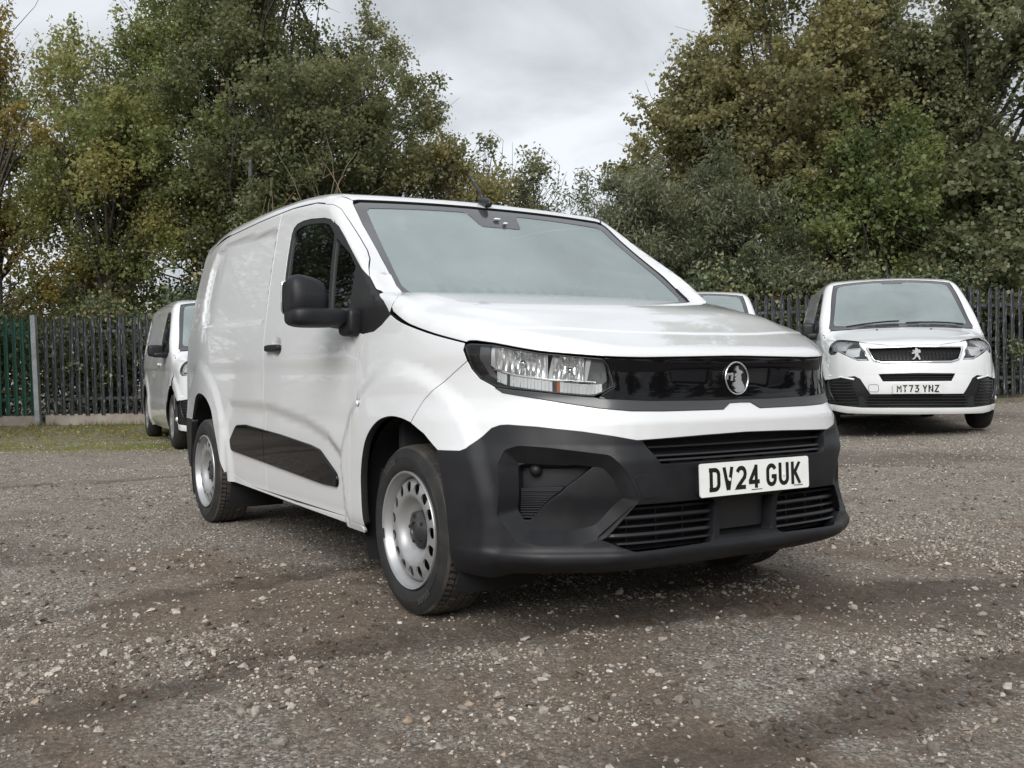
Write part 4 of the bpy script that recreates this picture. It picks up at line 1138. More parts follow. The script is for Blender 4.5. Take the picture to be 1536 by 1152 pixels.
SILL_T = [(-2.25, .350), (-1.855, .302), (-1.2, .288), (-.318, .296)]
ARCH_F = [(-.318, .296), (-.312, .401), (-.303, .493), (-.272, .587), (-.222, .66), (-.138, .714), (-.041, .735), (.047, .732), (.122, .718)]
ARCH_F2 = [(.122, -.90, .718), (.213, -.895, .682), (.276, -.892, .645), (.306, -.891, .629)]
ARCH_R = [(-2.289, .345), (-2.324, .424), (-2.367, .539), (-2.424, .647), (-2.49, .716), (-2.575, .76), (-2.68, .783), (-2.80, .786), (-2.907, .762), (-2.99, .70), (-3.05, .62)]
ARCH_F = smooth_open_pre(ARCH_F); ARCH_R = smooth_open_pre(ARCH_R)
DOOR_R = [(-1.60, .300), (-1.585, .45), (-1.56, .65), (-1.535, .90), (-1.525, 1.2), (-1.56, 1.45), (-1.62, 1.730)]
DOOR_F = [(-.445, .292), (-.425, .39), (-.405, .53), (-.392, .67), (-.38, .81), (-.35, .95), (-.312, 1.056)]
WIN_LOW = [(-.312, 1.056), (-.40, 1.068), (-.522, 1.083), (-.756, 1.106), (-1.016, 1.136), (-1.15, 1.160), (-1.235, 1.195), (-1.290, 1.235), (-1.325, 1.29)]
WIN_UP = [(-1.335, 1.36), (-1.352, 1.45), (-1.370, 1.54), (-1.376, 1.585), (-1.365, 1.615), (-1.325, 1.632), (-1.24, 1.636), (-1.131, 1.630), (-.956, 1.610), (-.87, 1.592), (-.815, 1.568)]
# roof-line seam, swept up the pillar and back along the cant rail (3-D)
GAP3 = [(-.323, -.868, 1.286), (-.437, -.815, 1.367), (-.504, -.792, 1.406), (-.619, -.773, 1.475), (-.741, -.765, 1.557), (-.832, -.772, 1.629), (-.90, -.785, 1.662), (-1.0, -.79, 1.682)]
FRONTW3_ = [(-.323, -.868, 1.286), (-.40, -.857, 1.325), (-.52, -.842, 1.402), (-.648, -.828, 1.485), (-.745, -.822, 1.542), (-.80, -.82, 1.565)]
WS = [(-.250, 0), (-.248, -.25), (-.230, -.5), (-.198, -.70), (-.198, -.755), (-.222, -.775), (-.285, -.772), (-.392, -.762), (-.505, -.751), (-.70, -.732), (-.849, -.713), (-.866, -.675), (-.862, -.383), (-.858, -.05)]

def curve3(dom, pts, h=.02):
    """open outline laid on the surface: dense 3-D points shared by the panels on both sides"""
    pts = np.asarray(pts, float); out = []
    for a, c in zip(pts[:-1], pts[1:]):
        k = max(1, int(math.ceil(np.linalg.norm(c - a) / h))); out += [a + (c - a) * i / k for i in range(k)]
    return VF.trace(dom, np.array(out + [pts[-1]]))


smooth_open = smooth_open_pre

FRONTW3 = curve3('S', [(-.323, 1.286), (-.40, 1.325), (-.52, 1.402), (-.648, 1.485), (-.745, 1.542), (-.80, 1.565)])
TRIMF3 = curve3('S', [(-.087, 1.125), (-.112, 1.148), (-.147, 1.175), (-.215, 1.207), (-.253, 1.231), (-.288, 1.258), (-.323, 1.286)])

# --- bonnet
HSIDE3 = curve3('S', smooth_open([(-.080, 1.120), (.001, 1.087), (.174, 1.042), (.317, 1.011), (.371, .999)], 3))
HFRONT3 = curve3('C', smooth_open([tuple(q) for q in VF.uv('C', np.array([(.371, -.832, .999), (.393, -.820, 1.005), (.475, -.782, .997), (.606, -.688, .966), (.688, -.601, .953), (.750, -.527, .946), (.791, -.41, .943), (.804, -.324, .944), (.818, -.053, .949), (.818, 0, .949)]))], 3))
HFRONT3[-1, 1] = 0
HREAR3 = curve3('T', [(-.250, 0), (-.248, -.25), (-.232, -.5), (-.195, -.68), (-.172, -.765), (-.140, -.806), (-.088, -.850), (-.068, -.880), (-.080, -.8985)], .03)
HREAR3[0, 1] = 0
hood = mir(np.concatenate([HREAR3, HSIDE3[1:], HFRONT3[1:]]))
cb = np.array([(.40, -.86), (.455, -.74), (.545, -.53), (.612, -.245), (.628, 0)]); cb = np.concatenate([cb, cb[::-1][1:] * (1, -1)])
band = np.concatenate([cb + (.020, 0), (cb - (.020, 0))[::-1]])
band = VF.uv('H', VF.trace('T', band))
panel("bonnet", VF, 'H', hood, M["white"], van, h=.024, gap=.0022, lip=.02, dense=[(band, .0075)])

# --- front wings
wing = DOOR_F[::-1][:-1] + [(-.445, .292)] + [(-.318, .296)] + ARCH_F[1:] + [(.191, .80), (.264, .858), (.381, .937), (.365, .975)] + [(p[0], p[2]) for p in HSIDE3[::-1]] + [(-.148, 1.084), (-.212, 1.062)]
panel("front_wing", VF, 'S', wing, M["white"], van, h=.022, gap=.003, lip=.03, mirror=True)

# --- doors, each with its window frame, glass and handle
def build_side(sgn):
    s3 = np.array([1, sgn, 1])
    def P_(name, dom, loop, mat, parent, **kw):
        # built for the right side; the left side is its mirror image
        o = panel(name, VF, dom, loop, mat, parent, **kw)
        if sgn > 0: mirror_mesh(o)
        return o
    door_loop = DOOR_F + WIN_LOW[1:] + WIN_UP + [(-.90, 1.660), (-1.0, 1.684), (-1.12, 1.706), (-1.45, 1.728), (-1.62, 1.730)] + DOOR_R[::-1][1:]
    door = P_("door", 'S', door_loop, M["white"], van, h=.024, gap=.003, lip=.03)
    fr = P_("door_frame", 'P', np.array([tuple(FRONTW3[0])] + GAP3[1:] + [(-.905, -.80, 1.655), (-.83, -.818, 1.582)] + [tuple(p) for p in FRONTW3[::-1][:-1]]), M["white"], door, h=.02, gap=.0026, lip=.014)
    # black window surround with the glass set into it
    trim = [(-.088, 1.122), (-.148, 1.084), (-.212, 1.062), (-.312, 1.056)] + WIN_LOW[1:] + WIN_UP + [(p[0], p[2]) for p in FRONTW3[::-1]] + [(p[0], p[2]) for p in TRIMF3[::-1][1:-1]]
    g1 = [(-.70, 1.145), (-1.0, 1.172), (-1.14, 1.194), (-1.235, 1.240), (-1.290, 1.31), (-1.310, 1.40), (-1.335, 1.52), (-1.340, 1.575), (-1.325, 1.600), (-1.25, 1.613), (-1.13, 1.609), (-.96, 1.590), (-.885, 1.573), (-.83, 1.545), (-.785, 1.510)]
    g2 = [(-.665, 1.142), (-.52, 1.128), (-.47, 1.135), (-.47, 1.340), (-.56, 1.405), (-.745, 1.492)]
    win = P_("window_surround", 'S', trim, M["rubber_gap_shade"], door, h=.03, gap=.0005, lip=.016, off=.004, holes=[g1, g2], hole_lip=.014)
    P_("window_glass", 'S', g1, M["side_glass"], door, h=.05, gap=-.004, lip=0, off=.012, feat=False)
    P_("quarter_glass", 'S', g2, M["side_glass"], door, h=.05, gap=-.004, lip=0, off=.012, feat=False)
    # rear bodyside
    side = DOOR_R + [(-2.0, 1.730), (-2.5, 1.722), (-2.9, 1.700), (-3.1, 1.675), (-3.24, 1.61), (-3.32, 1.45), (-3.38, 1.2), (-3.40, .9), (-3.40, .62)] + ARCH_R[::-1] + [(-2.25, .350), (-1.855, .302)]
    P_("side_panel", 'S', side, M["white"], van, h=.024, gap=.0025, lip=.03)
    P_("sill", 'S', [(-2.255, .350)] + SILL_T[1:-1] + [(-.345, .294), (-.345, .266), (-2.255, .300)], M["white"], van, h=.03, gap=.0010, lip=.014, off=-.0008)
    P_("rear_bumper_corner", 'S', [(-3.05, .62), (-3.40, .62), (-3.40, .30), (-3.14, .30), (-3.12, .45)], M["plastic"], van, h=.03, off=-.001, lip=.04)
    # gloss rub strip in two lengths split at the door edge
    st = fillet([(-2.150, .480), (-2.165, .535), (-2.035, .622), (-1.885, .630), (-1.333, .604), (-.93, .577), (-.815, .562), (-.64, .474), (-.620, .450), (-.632, .418), (-.80, .416), (-1.61, .455)], .02, 3)
    a = st[(st[:, 0] > -1.572)]; c = st[(st[:, 0] < -1.572)]
    up_z, lo_z = .6155, .4535
    front = [p for p in a if p[1] < .55 and p[0] < -1.0 or True]
    P_("rub_strip", 'S', clip_x(st, -1.569, True), M["gloss"], door, h=.03, gap=.001, lip=.02, off=-.012, bevel=.005)
    P_("rub_strip", 'S', clip_x(st, -1.575, False), M["gloss"], van, h=.03, gap=.001, lip=.02, off=-.012, bevel=.005)
    # handle, repeater
    mb = MB(); V, F = superbox((-1.36, -.928, 1.026), (.205, .030, .034), .5, 28, 12); mb.add(V, F); hd = mb.build("door_handle", M["plastic"], door, True)
    mb = MB(); V, F = superbox((-1.30, -.918, 1.026), (.03, .03, .03), .7, 16, 10); mb.add(V, F); kl = mb.build("handle_mount", M["plastic"], hd, True)
    V, F = lathe([(0, -.940), (.012, -.9385), (.018, -.934), (.021, -.926), (.021, -.90)], 20); rp = mesh_np("side_repeater", np.array(V) + (-.312, 0, .782), F, M["chrome"], True, van)
    V, F = lathe([(0, -.944), (.009, -.942), (.012, -.936)], 16); mesh_np("repeater_lens", np.array(V) + (-.312, 0, .782), F, M["blade"], True, rp)
    if sgn > 0:
        for o in (hd, kl): mirror_mesh(o)
        for o in (rp, rp.children[0]): mirror_mesh(o)
    # wheel-arch liners
    for nm, cx, cz, rr in (("front_arch_liner", 0.0, .335, .405), ("rear_arch_liner", -2.70, .35, .44)):
        V, F = lathe([(rr, -.875), (rr + .012, -.80), (rr + .012, -.56), (.12, -.55)], 40, 'y', math.radians(-28), math.radians(208))
        o = mesh_np(nm, np.array(V) + (cx, 0, cz), [f[::-1] for f in F], M["void"], True, van)
        if sgn > 0: mirror_mesh(o)
    # mirror
    def shp(p):
        ty = (p.y + 1) / 2                       # 0 outer, 1 inner
        zz = p.z * (1 - .18 * ty) - .10 * ty * (p.z > 0)
        xx = p.x * (1 - .20 * abs(p.z)) * (1 - .10 * (1 - ty))
        return (xx, p.y + .06 * p.z * (p.y > 0) * -1, zz)
    mb = MB(); V, F = superbox((-.435, -1.100, 1.198), (.16, .165, .205), .60, 44, 30, None, shp); mb.add(V, F); sh = mb.build("door_mirror", M["plastic"], door, True)
    def shp2(p): return (p.x, p.y, p.z * (1 - .25 * (p.y + 1) / 2) - .12 * (p.y + 1) / 2)
    mb = MB(); V, F = superbox((-.430, -1.048, 1.126), (.165, .265, .092), .58, 40, 20, None, shp2); mb.add(V, F); lo = mb.build("mirror_base", M["plastic"], sh, True)
    mb = MB(); V, F = superbox((-.395, -.925, 1.105), (.13, .075, .115), .45, 28, 16); mb.add(V, F); ft = mb.build("mirror_foot", M["plastic"], sh, True)
    mb = MB(); mb.add(*superbox((-.515, -1.085, 1.205), (.012, .18, .145), .3, 24, 12)); mg = mb.build("mirror_glass", M["chrome"], sh, True)
    if sgn > 0:
        for o in (sh, lo, ft, mg): mirror_mesh(o)
        # the passenger-side mirror is folded back along the door
        for o in (sh, lo, mg):
            co = np.empty(len(o.data.vertices) * 3, np.float32); o.data.vertices.foreach_get("co", co); co = co.reshape(-1, 3)
            ca, sa = math.cos(math.radians(68)), math.sin(math.radians(68)); dx, dy = co[:, 0] + .42, co[:, 1] - .945
            co[:, 0] = -.44 + dx * ca - dy * sa; co[:, 1] = .965 + dx * sa + dy * ca; o.data.vertices.foreach_set("co", co.ravel()); o.data.update()


def mirror_mesh(o):
    me = o.data; n = len(me.vertices); co = np.empty(n * 3, np.float32); me.vertices.foreach_get("co", co)
    nr = None
    if me.has_custom_normals:
        nr = np.array([tuple(q.vector) for q in me.corner_normals]); li = np.empty(len(me.loops), np.int32); me.loops.foreach_get("vertex_index", li)
        vn = np.zeros((n, 3)); vn[li] = nr; vn[:, 1] *= -1
    co = co.reshape(-1, 3); co[:, 1] *= -1; me.vertices.foreach_set("co", co.ravel()); me.flip_normals(); me.update()
    if nr is not None: me.normals_split_custom_set_from_vertices(vn.tolist())


def clip_x(L, xc, keep_right):
    """cut a polygon by a vertical line"""
    out = []
    for a, c in zip(L, np.roll(L, -1, 0)):
        ia, ic = (a[0] >= xc) == keep_right, (c[0] >= xc) == keep_right
        if ia: out.append(a)
        if ia != ic: t = (xc - a[0]) / (c[0] - a[0]); out.append(a + (c - a) * t)
    return np.array(out)


for sg in (-1, 1): build_side(sg)

# --- pillars, roof, windscreen
pil = np.array([tuple(VF.trace('T', np.array([[x, y]]))[0]) for x, y in [(-.197, -.758), (-.224, -.777), (-.285, -.774), (-.392, -.764), (-.505, -.753), (-.70, -.734), (-.849, -.715), (-.868, -.705)]])
cowl = HREAR3[(HREAR3[:, 1] < -.74) & (HREAR3[:, 1] > -.897)]
pil_loop = np.concatenate([TRIMF3, GAP3[1:], [(-1.0, -.76, 1.70), (-.925, -.735, 1.705)], pil[::-1], cowl])
panel("windscreen_pillar", VF, 'P', pil_loop, M["white"], van, h=.02, gap=.0026, lip=.02, mirror=True)
SEAM = np.array([(x, z) for x, z in [(-1.0, 1.686), (-1.12, 1.708), (-1.45, 1.730), (-1.62, 1.732), (-2.0, 1.732), (-2.5, 1.724), (-2.9, 1.702), (-3.1, 1.677), (-3.24, 1.61)]])
seam3 = VF.trace('S', SEAM)
roof = mir([(-.870, 0), (-.874, -.05), (-.878, -.383), (-.882, -.675), (-.875, -.708), (-.925, -.735)] + [tuple(p[:2]) for p in seam3] + [(-3.36, -.66), (-3.40, -.4), (-3.41, 0)])
panel("roof", VF, 'T', roof, M["white"], van, h=.035, gap=.0015, lip=.02)
panel("rear_doors", VF, 'B', [(-.78, .62), (.78, .62), (.72, 1.2), (.66, 1.62), (-.66, 1.62), (-.72, 1.2)], M["white"], van, h=.06)
ws_full = mir([WS[0]] + WS[1:][:0] + WS[1:-1] + [(-.858, -.05), (-.858, 0)])
inner = mir([(-.300, 0), (-.298, -.25), (-.282, -.5), (-.258, -.67), (-.262, -.712), (-.30, -.738), (-.39, -.730), (-.52, -.712), (-.70, -.682), (-.80, -.668), (-.82, -.645), (-.822, -.383), (-.822, -.16), (-.815, -.14), (-.735, -.115), (-.725, -.10), (-.725, 0)])
wsb = panel("windscreen_border", VF, 'T', ws_full, M["frit"], van, h=.03, gap=.002, lip=.012, off=.006, holes=[inner], hole_lip=.003, feat=False)
panel("windscreen", VF, 'T', inner, M["windscreen"], van, h=.04, gap=-.003, lip=0, off=.0085, feat=False)
mb = MB()
for px_, py_ in ((-.775, .0), (-.748, .03)):
    q = VF.trace('T', np.array([[px_, py_]]))[0]; mb.add(*superbox((q[0] + .004, q[1], q[2] + .002), (.020, .034 if py_ == 0 else .022, .010), .6, 16, 8))
mb.build("camera_window", M["blade"], wsb, True)

# --- white bumper skin
wb = [tuple(p) for p in ARCH_F2] + [(.422, -.872, .630), (.444, -.861, .638), (.467, -.842, .668), (.506, -.811, .712), (.531, -.794, .722), (.556, -.779, .724), (.633, -.719, .718), (.736, -.607, .702), (.798, -.528, .687), (.828, -.455, .672), (.857, -.191, .680), (.86, 0, .683)]
lampe = [(.381, -.83, .937), (.394, -.822, .909), (.426, -.807, .875), (.466, -.788, .855), (.481, -.780, .846), (.505, -.766, .829), (.604, -.689, .809), (.692, -.605, .789), (.751, -.546, .777), (.802, -.457, .767), (.825, -.345, .764), (.844, -.088, .763), (.836, -.050, .784), (.835, 0, .785)]
half = [(.122, -.90, .718), (.191, -.884, .80), (.264, -.867, .858)] + lampe
low = wb
def sym3(a): a = np.asarray(a, float); q = a[::-1].copy(); q[:, 1] *= -1; return np.concatenate([a, q[1:] if abs(q[0, 1]) < 1e-6 else q])
outer = np.concatenate([sym3(half), sym3(low)[::-1][1:-1]])
panel("bumper_skin", VF, 'C', outer, M["white"], van, h=.022, gap=.002, lip=.025)

# --- black lower bumper with its openings
ug = [(-.440, .672), (-.386, .592), (-.05, .594), (.05, .594), (.386, .592), (.440, .672), (0, .683)]
def FC(L):
    """front-view outline (y, z) laid on the surface, as bumper coordinates"""
    L = resample(np.asarray(L, float), .03); return VF.uv('C', VF.trace('F', L))
bb_low = [(.306, -.891, .627), (.345, -.90, .54), (.372, -.90, .44), (.388, -.90, .34), (.395, -.90, .236)]
bt = [tuple(p) for p in low[3:]]
blk = np.concatenate([sym3(bt), [(p[0], -p[1], p[2]) for p in bb_low[1:]], [(.6, .75, .236), (.8, 0, .236), (.6, -.75, .236)], bb_low[1:][::-1]])
blk_uv = VF.uv('C', blk)
lgL = [(-.585, .360), (-.480, .466), (-.170, .468), (-.150, .455), (-.150, .335), (-.170, .318), (-.478, .312)]
lgR = [(-p[0], p[1]) for p in lgL][::-1]
ug_h, lgL_h, lgR_h = FC(fillet(ug[:-1] + [(.30, .688), (-.30, .688)] if False else ug, .008, 2)), FC(fillet(lgL, .012, 3)), FC(fillet(lgR, .012, 3))
duct = FC(fillet([(-.125, .462), (.125, .462), (.125, .335), (-.125, .335)], .008, 3))
FOGC, FOGB = {}, {}
for sg in (-1, 1):
    q = FC(fillet(VF.FOG, .010, 3) * np.array([sg, 1])) * (.95, 1)
    if area2(q) < 0: q = q[::-1]
    q = resample(q, .012); FOGC[sg] = q / (.95, 1); w_ = offset2(offset2(q, .022), .020)
    for _ in range(14): w_ = .5 * w_ + .25 * (np.roll(w_, 1, 0) + np.roll(w_, -1, 0))
    FOGB[sg] = w_ / (.95, 1)
bumper = panel("bumper", VF, 'C', blk_uv, M["plastic"], van, h=.013, gap=.0012, lip=.045, off=-.004, holes=[ug_h, lgL_h, lgR_h, duct, FOGC[-1], FOGC[1]], hole_lip=.05)


def fslat(name, y0, y1, z, dz, dep, mat, parent, off=.02, n=24, rise=0.0):
    """bar following the bumper face from y0 to y1 at height z"""
    ys = np.linspace(y0, y1, n); P, nn = VF.surf('F', np.stack([ys, np.full(n, z)], 1), off, False)
    V = []; F = []
    for p in P:
        for dx, dzz in ((0, -dz * .35), (.004, 0), (0, dz * .5), (-dep, dz * .5), (-dep, -dz * .5)): V.append((p[0] + dx, p[1], p[2] + dzz + rise))
    for i in range(n - 1):
        for k in range(5): F.append((i * 5 + k, i * 5 + (k + 1) % 5, (i + 1) * 5 + (k + 1) % 5, (i + 1) * 5 + k))
    F += [(4, 3, 2, 1, 0), tuple((n - 1) * 5 + k for k in range(5))]
    return mesh_np(name, V, F, mat, False, parent)


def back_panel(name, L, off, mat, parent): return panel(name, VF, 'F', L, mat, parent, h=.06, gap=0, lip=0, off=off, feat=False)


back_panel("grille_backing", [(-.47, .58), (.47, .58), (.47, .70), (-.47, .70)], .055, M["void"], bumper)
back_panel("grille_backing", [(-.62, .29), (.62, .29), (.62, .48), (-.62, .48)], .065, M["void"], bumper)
for z in (.650, .625, .606): fslat("grille_slat", -.425 + (.672 - z) * .6, .425 - (.672 - z) * .6, z, .010, .03, M["slat"], bumper, .016)
for y in (-.28, -.14, 0, .14, .28):
    q = VF.trace('F', np.array([[y, .60]]))[0]; MB().box((q[0] - .035, y, .600), (.012, .10, .012)).build("grille_bar", M["slat"], bumper)
for sg in (-1, 1):
    for z, e in ((.446, .490), (.418, .520), (.390, .548), (.362, .570), (.336, .525)):
        fslat("grille_slat", sg * .155, sg * e, z, .010 if z not in (.418, .362) else .016, .03, M["slat"], bumper, .014)
    for y in (.25, .36, .47):
        q = VF.trace('F', np.array([[sg * y, .39]]))[0]; MB().box((q[0] - .045, sg * y, .39), (.008, .006, .14)).build("grille_rib", M["slat"], bumper)
panel("radar_cover", VF, 'F', fillet([(-.110, .350), (.110, .350), (.110, .462), (-.110, .462)], .01), M["slat"], bumper, h=.04, off=.03, lip=.02, feat=False)
tow = fillet([(-.482, .560), (-.424, .562), (-.392, .490), (-.452, .484)], .012, 4)
panel("tow_eye_cover", VF, 'F', tow, M["plastic"], bumper, h=.02, gap=0, lip=.004, off=-.0062)
FOGD = lambda P: .008 + .040 * sstep(.46, .70, np.abs(P[..., 1]))
# fog recesses: sloping walls, a floor, and a deep pocket with a round blank and a ribbed grating
for sg in (-1, 1):
    A0 = VF.surf('C', offset2(FOGC[sg] * (.95, 1), .0005) / (.95, 1), -.0022)[0]; B0 = VF.surf('C', FOGB[sg], FOGD, False)[0]; k = len(A0); i0 = np.arange(k); i1 = (i0 + 1) % k
    mid = A0 * .5 + B0 * .5
    wall = mesh_np("recess_wall", np.concatenate([A0, B0]), np.stack([i0, i1, i1 + k, i0 + k], 1), M["plastic"], True, bumper)
    wall.data.set_sharp_from_angle(angle=math.radians(14))
    pk = FC(fillet(VF.POCKET, .012, 3) * (sg, 1))
    panel("recess_floor", VF, 'C', FOGB[sg], M["plastic"], bumper, h=.014, gap=0, lip=0, off=FOGD, holes=[pk], hole_lip=.05, feat=False, bevel=.003)
    back = panel("pocket_back", VF, 'C', pk, M["plastic"], bumper, h=.03, gap=-.004, lip=0, off=.092, feat=False)
    ctr = VF.surf('F', np.array([[sg * .763, .585]]), .080, False)[0][0]
    mb = MB(); mb.add(*superbox((ctr[0] + .012, ctr[1], ctr[2] - .002), (.044, .040, .040), 1.0, 24, 14)); mb.build("lamp_blank", M["plastic"], bumper, True)
    gp = np.array([(.796, .520), (.672, .523), (.760, .414), (.795, .418)]) * (sg, 1)
    gpl = panel("pocket_grating", VF, 'F', gp, M["plastic"], bumper, h=.03, gap=.002, lip=.03, off=.064, feat=False)
    for j in range(13):
        z = .508 - j * .0073; y0 = .792; y1 = .682 + (.520 - z) * .74
        if y1 > y0 - .01: continue
        A = VF.surf('F', np.array([[sg * y0, z], [sg * (y0 + y1) / 2, z], [sg * y1, z]]), .060, False)[0]
        MB().tube([tuple(p) for p in A], .0024, 5).build("grating_rib", M["plastic"], gpl)

# --- gloss visor, grey wedge, lamps
vis_in = [(.818, 0, .944), (.818, -.053, .944), (.804, -.322, .938), (.791, -.410, .936), (.748, -.524, .939)]
vis_out = [(.738, -.519, .932), (.751, -.508, .92), (.765, -.494, .862), (.766, -.495, .845), (.749, -.528, .825), (.737, -.541, .812)]
vis_low = [(.743, -.540, .809), (.803, -.394, .799), (.829, -.138, .795), (.829, 0, .796)]
vis_half = vis_low[::-1] + vis_out[::-1] + vis_in[::-1]
vl = sym3(np.array(vis_half[::-1])[::-1])
va = np.array(vis_half); vb = va[::-1].copy(); vb[:, 1] *= -1
visor = panel("grille_visor", VF, 'C', np.concatenate([va, vb[1:-1]]), M["gloss"], van, h=.03, gap=.001, lip=.02, off=.006, bevel=.003)
wl_ = [tuple(p) for p in lampe[4:]]
wt = [(.743, -.540, .806), (.803, -.394, .796), (.829, -.138, .792), (.829, 0, .793)]
wedge_half = wl_ + wt[::-1] + [(.735, -.553, .812), (.687, -.601, .816), (.62, -.67, .827), (.538, -.742, .838), (.49, -.776, .844)]
wa = np.array(wl_[:-1] + [(.835, 0, .785)]); wb2 = wa[::-1].copy(); wb2[:, 1] *= -1
wc = np.array([(.829, 0, .793)] + wt[::-1][1:] + [(.735, -.553, .810), (.687, -.601, .815), (.62, -.67, .826), (.538, -.742, .837), (.49, -.776, .8445)]); wd2 = wc[::-1].copy(); wd2[:, 1] *= -1
panel("grille_wedge", VF, 'C', np.concatenate([wa, wb2[1:], wd2, wc[1:]]), M["satin"], van, h=.02, gap=.0006, lip=.02, off=-.004, bevel=.002)

hl_top = [(.360, -.830, .990), (.385, -.823, .9985), (.475, -.783, .992), (.606, -.690, .9605), (.688, -.603, .9475), (.745, -.529, .9385)]
hl_out = np.array(hl_top + [(.736, -.517, .930), (.750, -.510, .918), (.763, -.496, .862), (.764, -.497, .846), (.747, -.53, .827), (.728, -.556, .815), (.687, -.603, .8185), (.62, -.672, .8295), (.538, -.744, .8405), (.481, -.782, .848), (.466, -.79, .8555), (.426, -.809, .8755), (.394, -.824, .9095), (.382, -.832, .95)])


def px_on_c(uvL): return np.asarray(uvL, float)


HL = VF.uv('C', hl_out)
def hl_uv(px_list):
    return np.asarray(px_list, float)


def build_lamp(sgn):
    def P_(name, loop, mat, parent, **kw):
        kw.setdefault('feat', False)
        o = panel(name, VF, 'C', loop, mat, parent, **kw)
        if sgn > 0: mirror_mesh(o)
        return o
    root = P_("headlight", HL, M["lamp_dark"], van, h=.03, gap=.0015, lip=.0, off=.060)
    rim_in = offset2(resample(HL if area2(HL) > 0 else HL[::-1], .02), .006)
    P_("lamp_edge", HL, M["lamp_dark"], root, h=.02, gap=.002, lip=.06, off=.004, holes=[rim_in], hole_lip=.02)
    P_("lamp_lens", HL, M["lens"], root, h=.03, gap=.002, lip=0, off=.003)
    def q(L): return VF.uv('C', np.array(L))
    T0, T1 = -.925, -.49          # bearings of the lamp's outer and inner ends
    def LZ(L):
        """lamp coordinates a (0 outer .. 1 inner), b (0 bottom .. 1 top) -> bearing, height"""
        out = []
        for a, c in L:
            t = T0 + (T1 - T0) * a
            zt = np.interp(a, [0, .12, .35, .6, .85, 1], [.995, .995, .975, .955, .943, .938]); zb = np.interp(a, [0, .12, .25, .4, .6, .85, 1], [.93, .865, .845, .836, .825, .815, .82])
            out.append((t, zb + (zt - zb) * c))
        return out
    P_("lamp_side_housing", LZ([(.012, .30), (.02, .93), (.10, .96), (.10, .32), (.17, .10), (.10, .10), (.05, .18)]), M["lamp_body"], root, h=.02, off=.016, lip=.03, gap=0)
    P_("lamp_inner_housing", LZ([(.835, .33), (.835, .93), (.968, .93), (.985, .40), (.95, .30)]), M["lamp_body"], root, h=.02, off=.022, lip=.03, gap=0)
    # reflectors: concave silver bowls pressed with upright flutes
    for a0, a1, b0, b1, nf in ((.155, .565, .37, .96, 9), (.60, .825, .37, .95, 5)):
        na, nb = nf * 6, 10; uvg = []
        for j in range(nb + 1):
            for i in range(na + 1): uvg.append((a0 + (a1 - a0) * i / na, b0 + (b1 - b0) * j / nb))
        Pg, ng = VF.surf('C', np.array(LZ(uvg)), 0, False); ii = np.array([(q[0] - a0) / (a1 - a0) for q in uvg]); jj = np.array([(q[1] - b0) / (b1 - b0) for q in uvg])
        dep = .010 + .034 * np.sin(math.pi * ii) ** .7 * (.45 + .55 * np.sin(math.pi * np.clip(jj * .9 + .05, 0, 1))) + .004 * np.abs(np.sin(math.pi * nf * ii)) + .006 * (jj > .55) * (ii > .3) * (ii < .8)
        Pg = Pg - ng * dep[:, None]; ix = np.arange((na + 1) * (nb + 1)).reshape(nb + 1, na + 1)
        o = mesh_np("reflector", Pg, np.stack([ix[:-1, :-1], ix[:-1, 1:], ix[1:, 1:], ix[1:, :-1]], -1).reshape(-1, 4), M["reflector"], True, root); o.data.set_sharp_from_angle(angle=math.radians(25))
        if sgn > 0: mirror_mesh(o)
        am = (a0 + a1) / 2; bp_ = VF.surf('C', np.array(LZ([(am, .62)])), .034, False)[0][0]; mb = MB(); mb.add(*superbox(tuple(bp_), (.03, .022, .022), .9, 16, 10)); o = mb.build("bulb", M["chrome"], root, True)
        if sgn > 0: mirror_mesh(o)
    for a0, a1, sk in ((.105, .160, .0), (.56, .60, -.03), (.815, .845, -.01)):
        P_("light_blade", LZ([(a0, .38), (a1 - .01, .36), (a1 + .012 + sk * -1, .92), (a0 + .01 - sk, .92)]), M["blade"], root, h=.03, off=.020, lip=.012, gap=0)
    P_("chrome_bar", LZ([(.13, .33), (.30, .325), (.60, .33), (.90, .335), (.90, .365), (.60, .36), (.30, .355), (.14, .37)]), M["chrome"], root, h=.03, off=.016, lip=.012, gap=0)
    for k in range(29):
        a = .16 + k * .0272
        P_("indicator_rib", LZ([(a, .06), (a + .023, .06), (a + .023, .31), (a, .31)]), M["amber"] if k == 17 else (M["lamp_dark"] if k in (3, 16) else M["reflector"]), root, h=.05, off=.018 + .004 * (k % 2), lip=.010, gap=0)
    return root


for sg in (-1, 1): build_lamp(sg)

# --- badge: chrome ring with a winged beast's head holding a small pennant
vx, vn_ = VF.surf('F', np.array([[0.0, .868]]), .005, False)
bc = Vector(vx[0]); bn = Vector(vn_[0]); R_ = Vector((0, 1, 0)); U_ = bn.cross(R_).normalized()
BM = Matrix((R_, U_, bn)).transposed().to_4x4(); BM.translation = bc
ring = [BM @ Vector((.054 * math.cos(a), .056 * math.sin(a), .004)) for a in np.linspace(0, 2 * math.pi, 49)]
badge = MB().tube(ring, .0034, 8, False).build("emblem", M["chrome"], van, True)
mb = MB(); mb.prism([(.053 * math.cos(a), .055 * math.sin(a)) for a in np.linspace(0, 2 * math.pi, 41)[:-1]], BM, .002); mb.build("emblem_ground", M["gloss"], badge)
head = [(.002, .044), (.006, .030), (.018, .027), (.026, .020), (.019, .017), (.013, .012), (.016, .004), (.014, -.006), (.020, -.014), (.030, -.030), (.026, -.041), (.008, -.050), (-.010, -.049), (-.022, -.040), (-.012, -.034), (-.022, -.026), (-.020, -.014), (-.010, -.010), (-.016, -.002), (-.008, .008), (-.004, .018), (-.008, .028)]
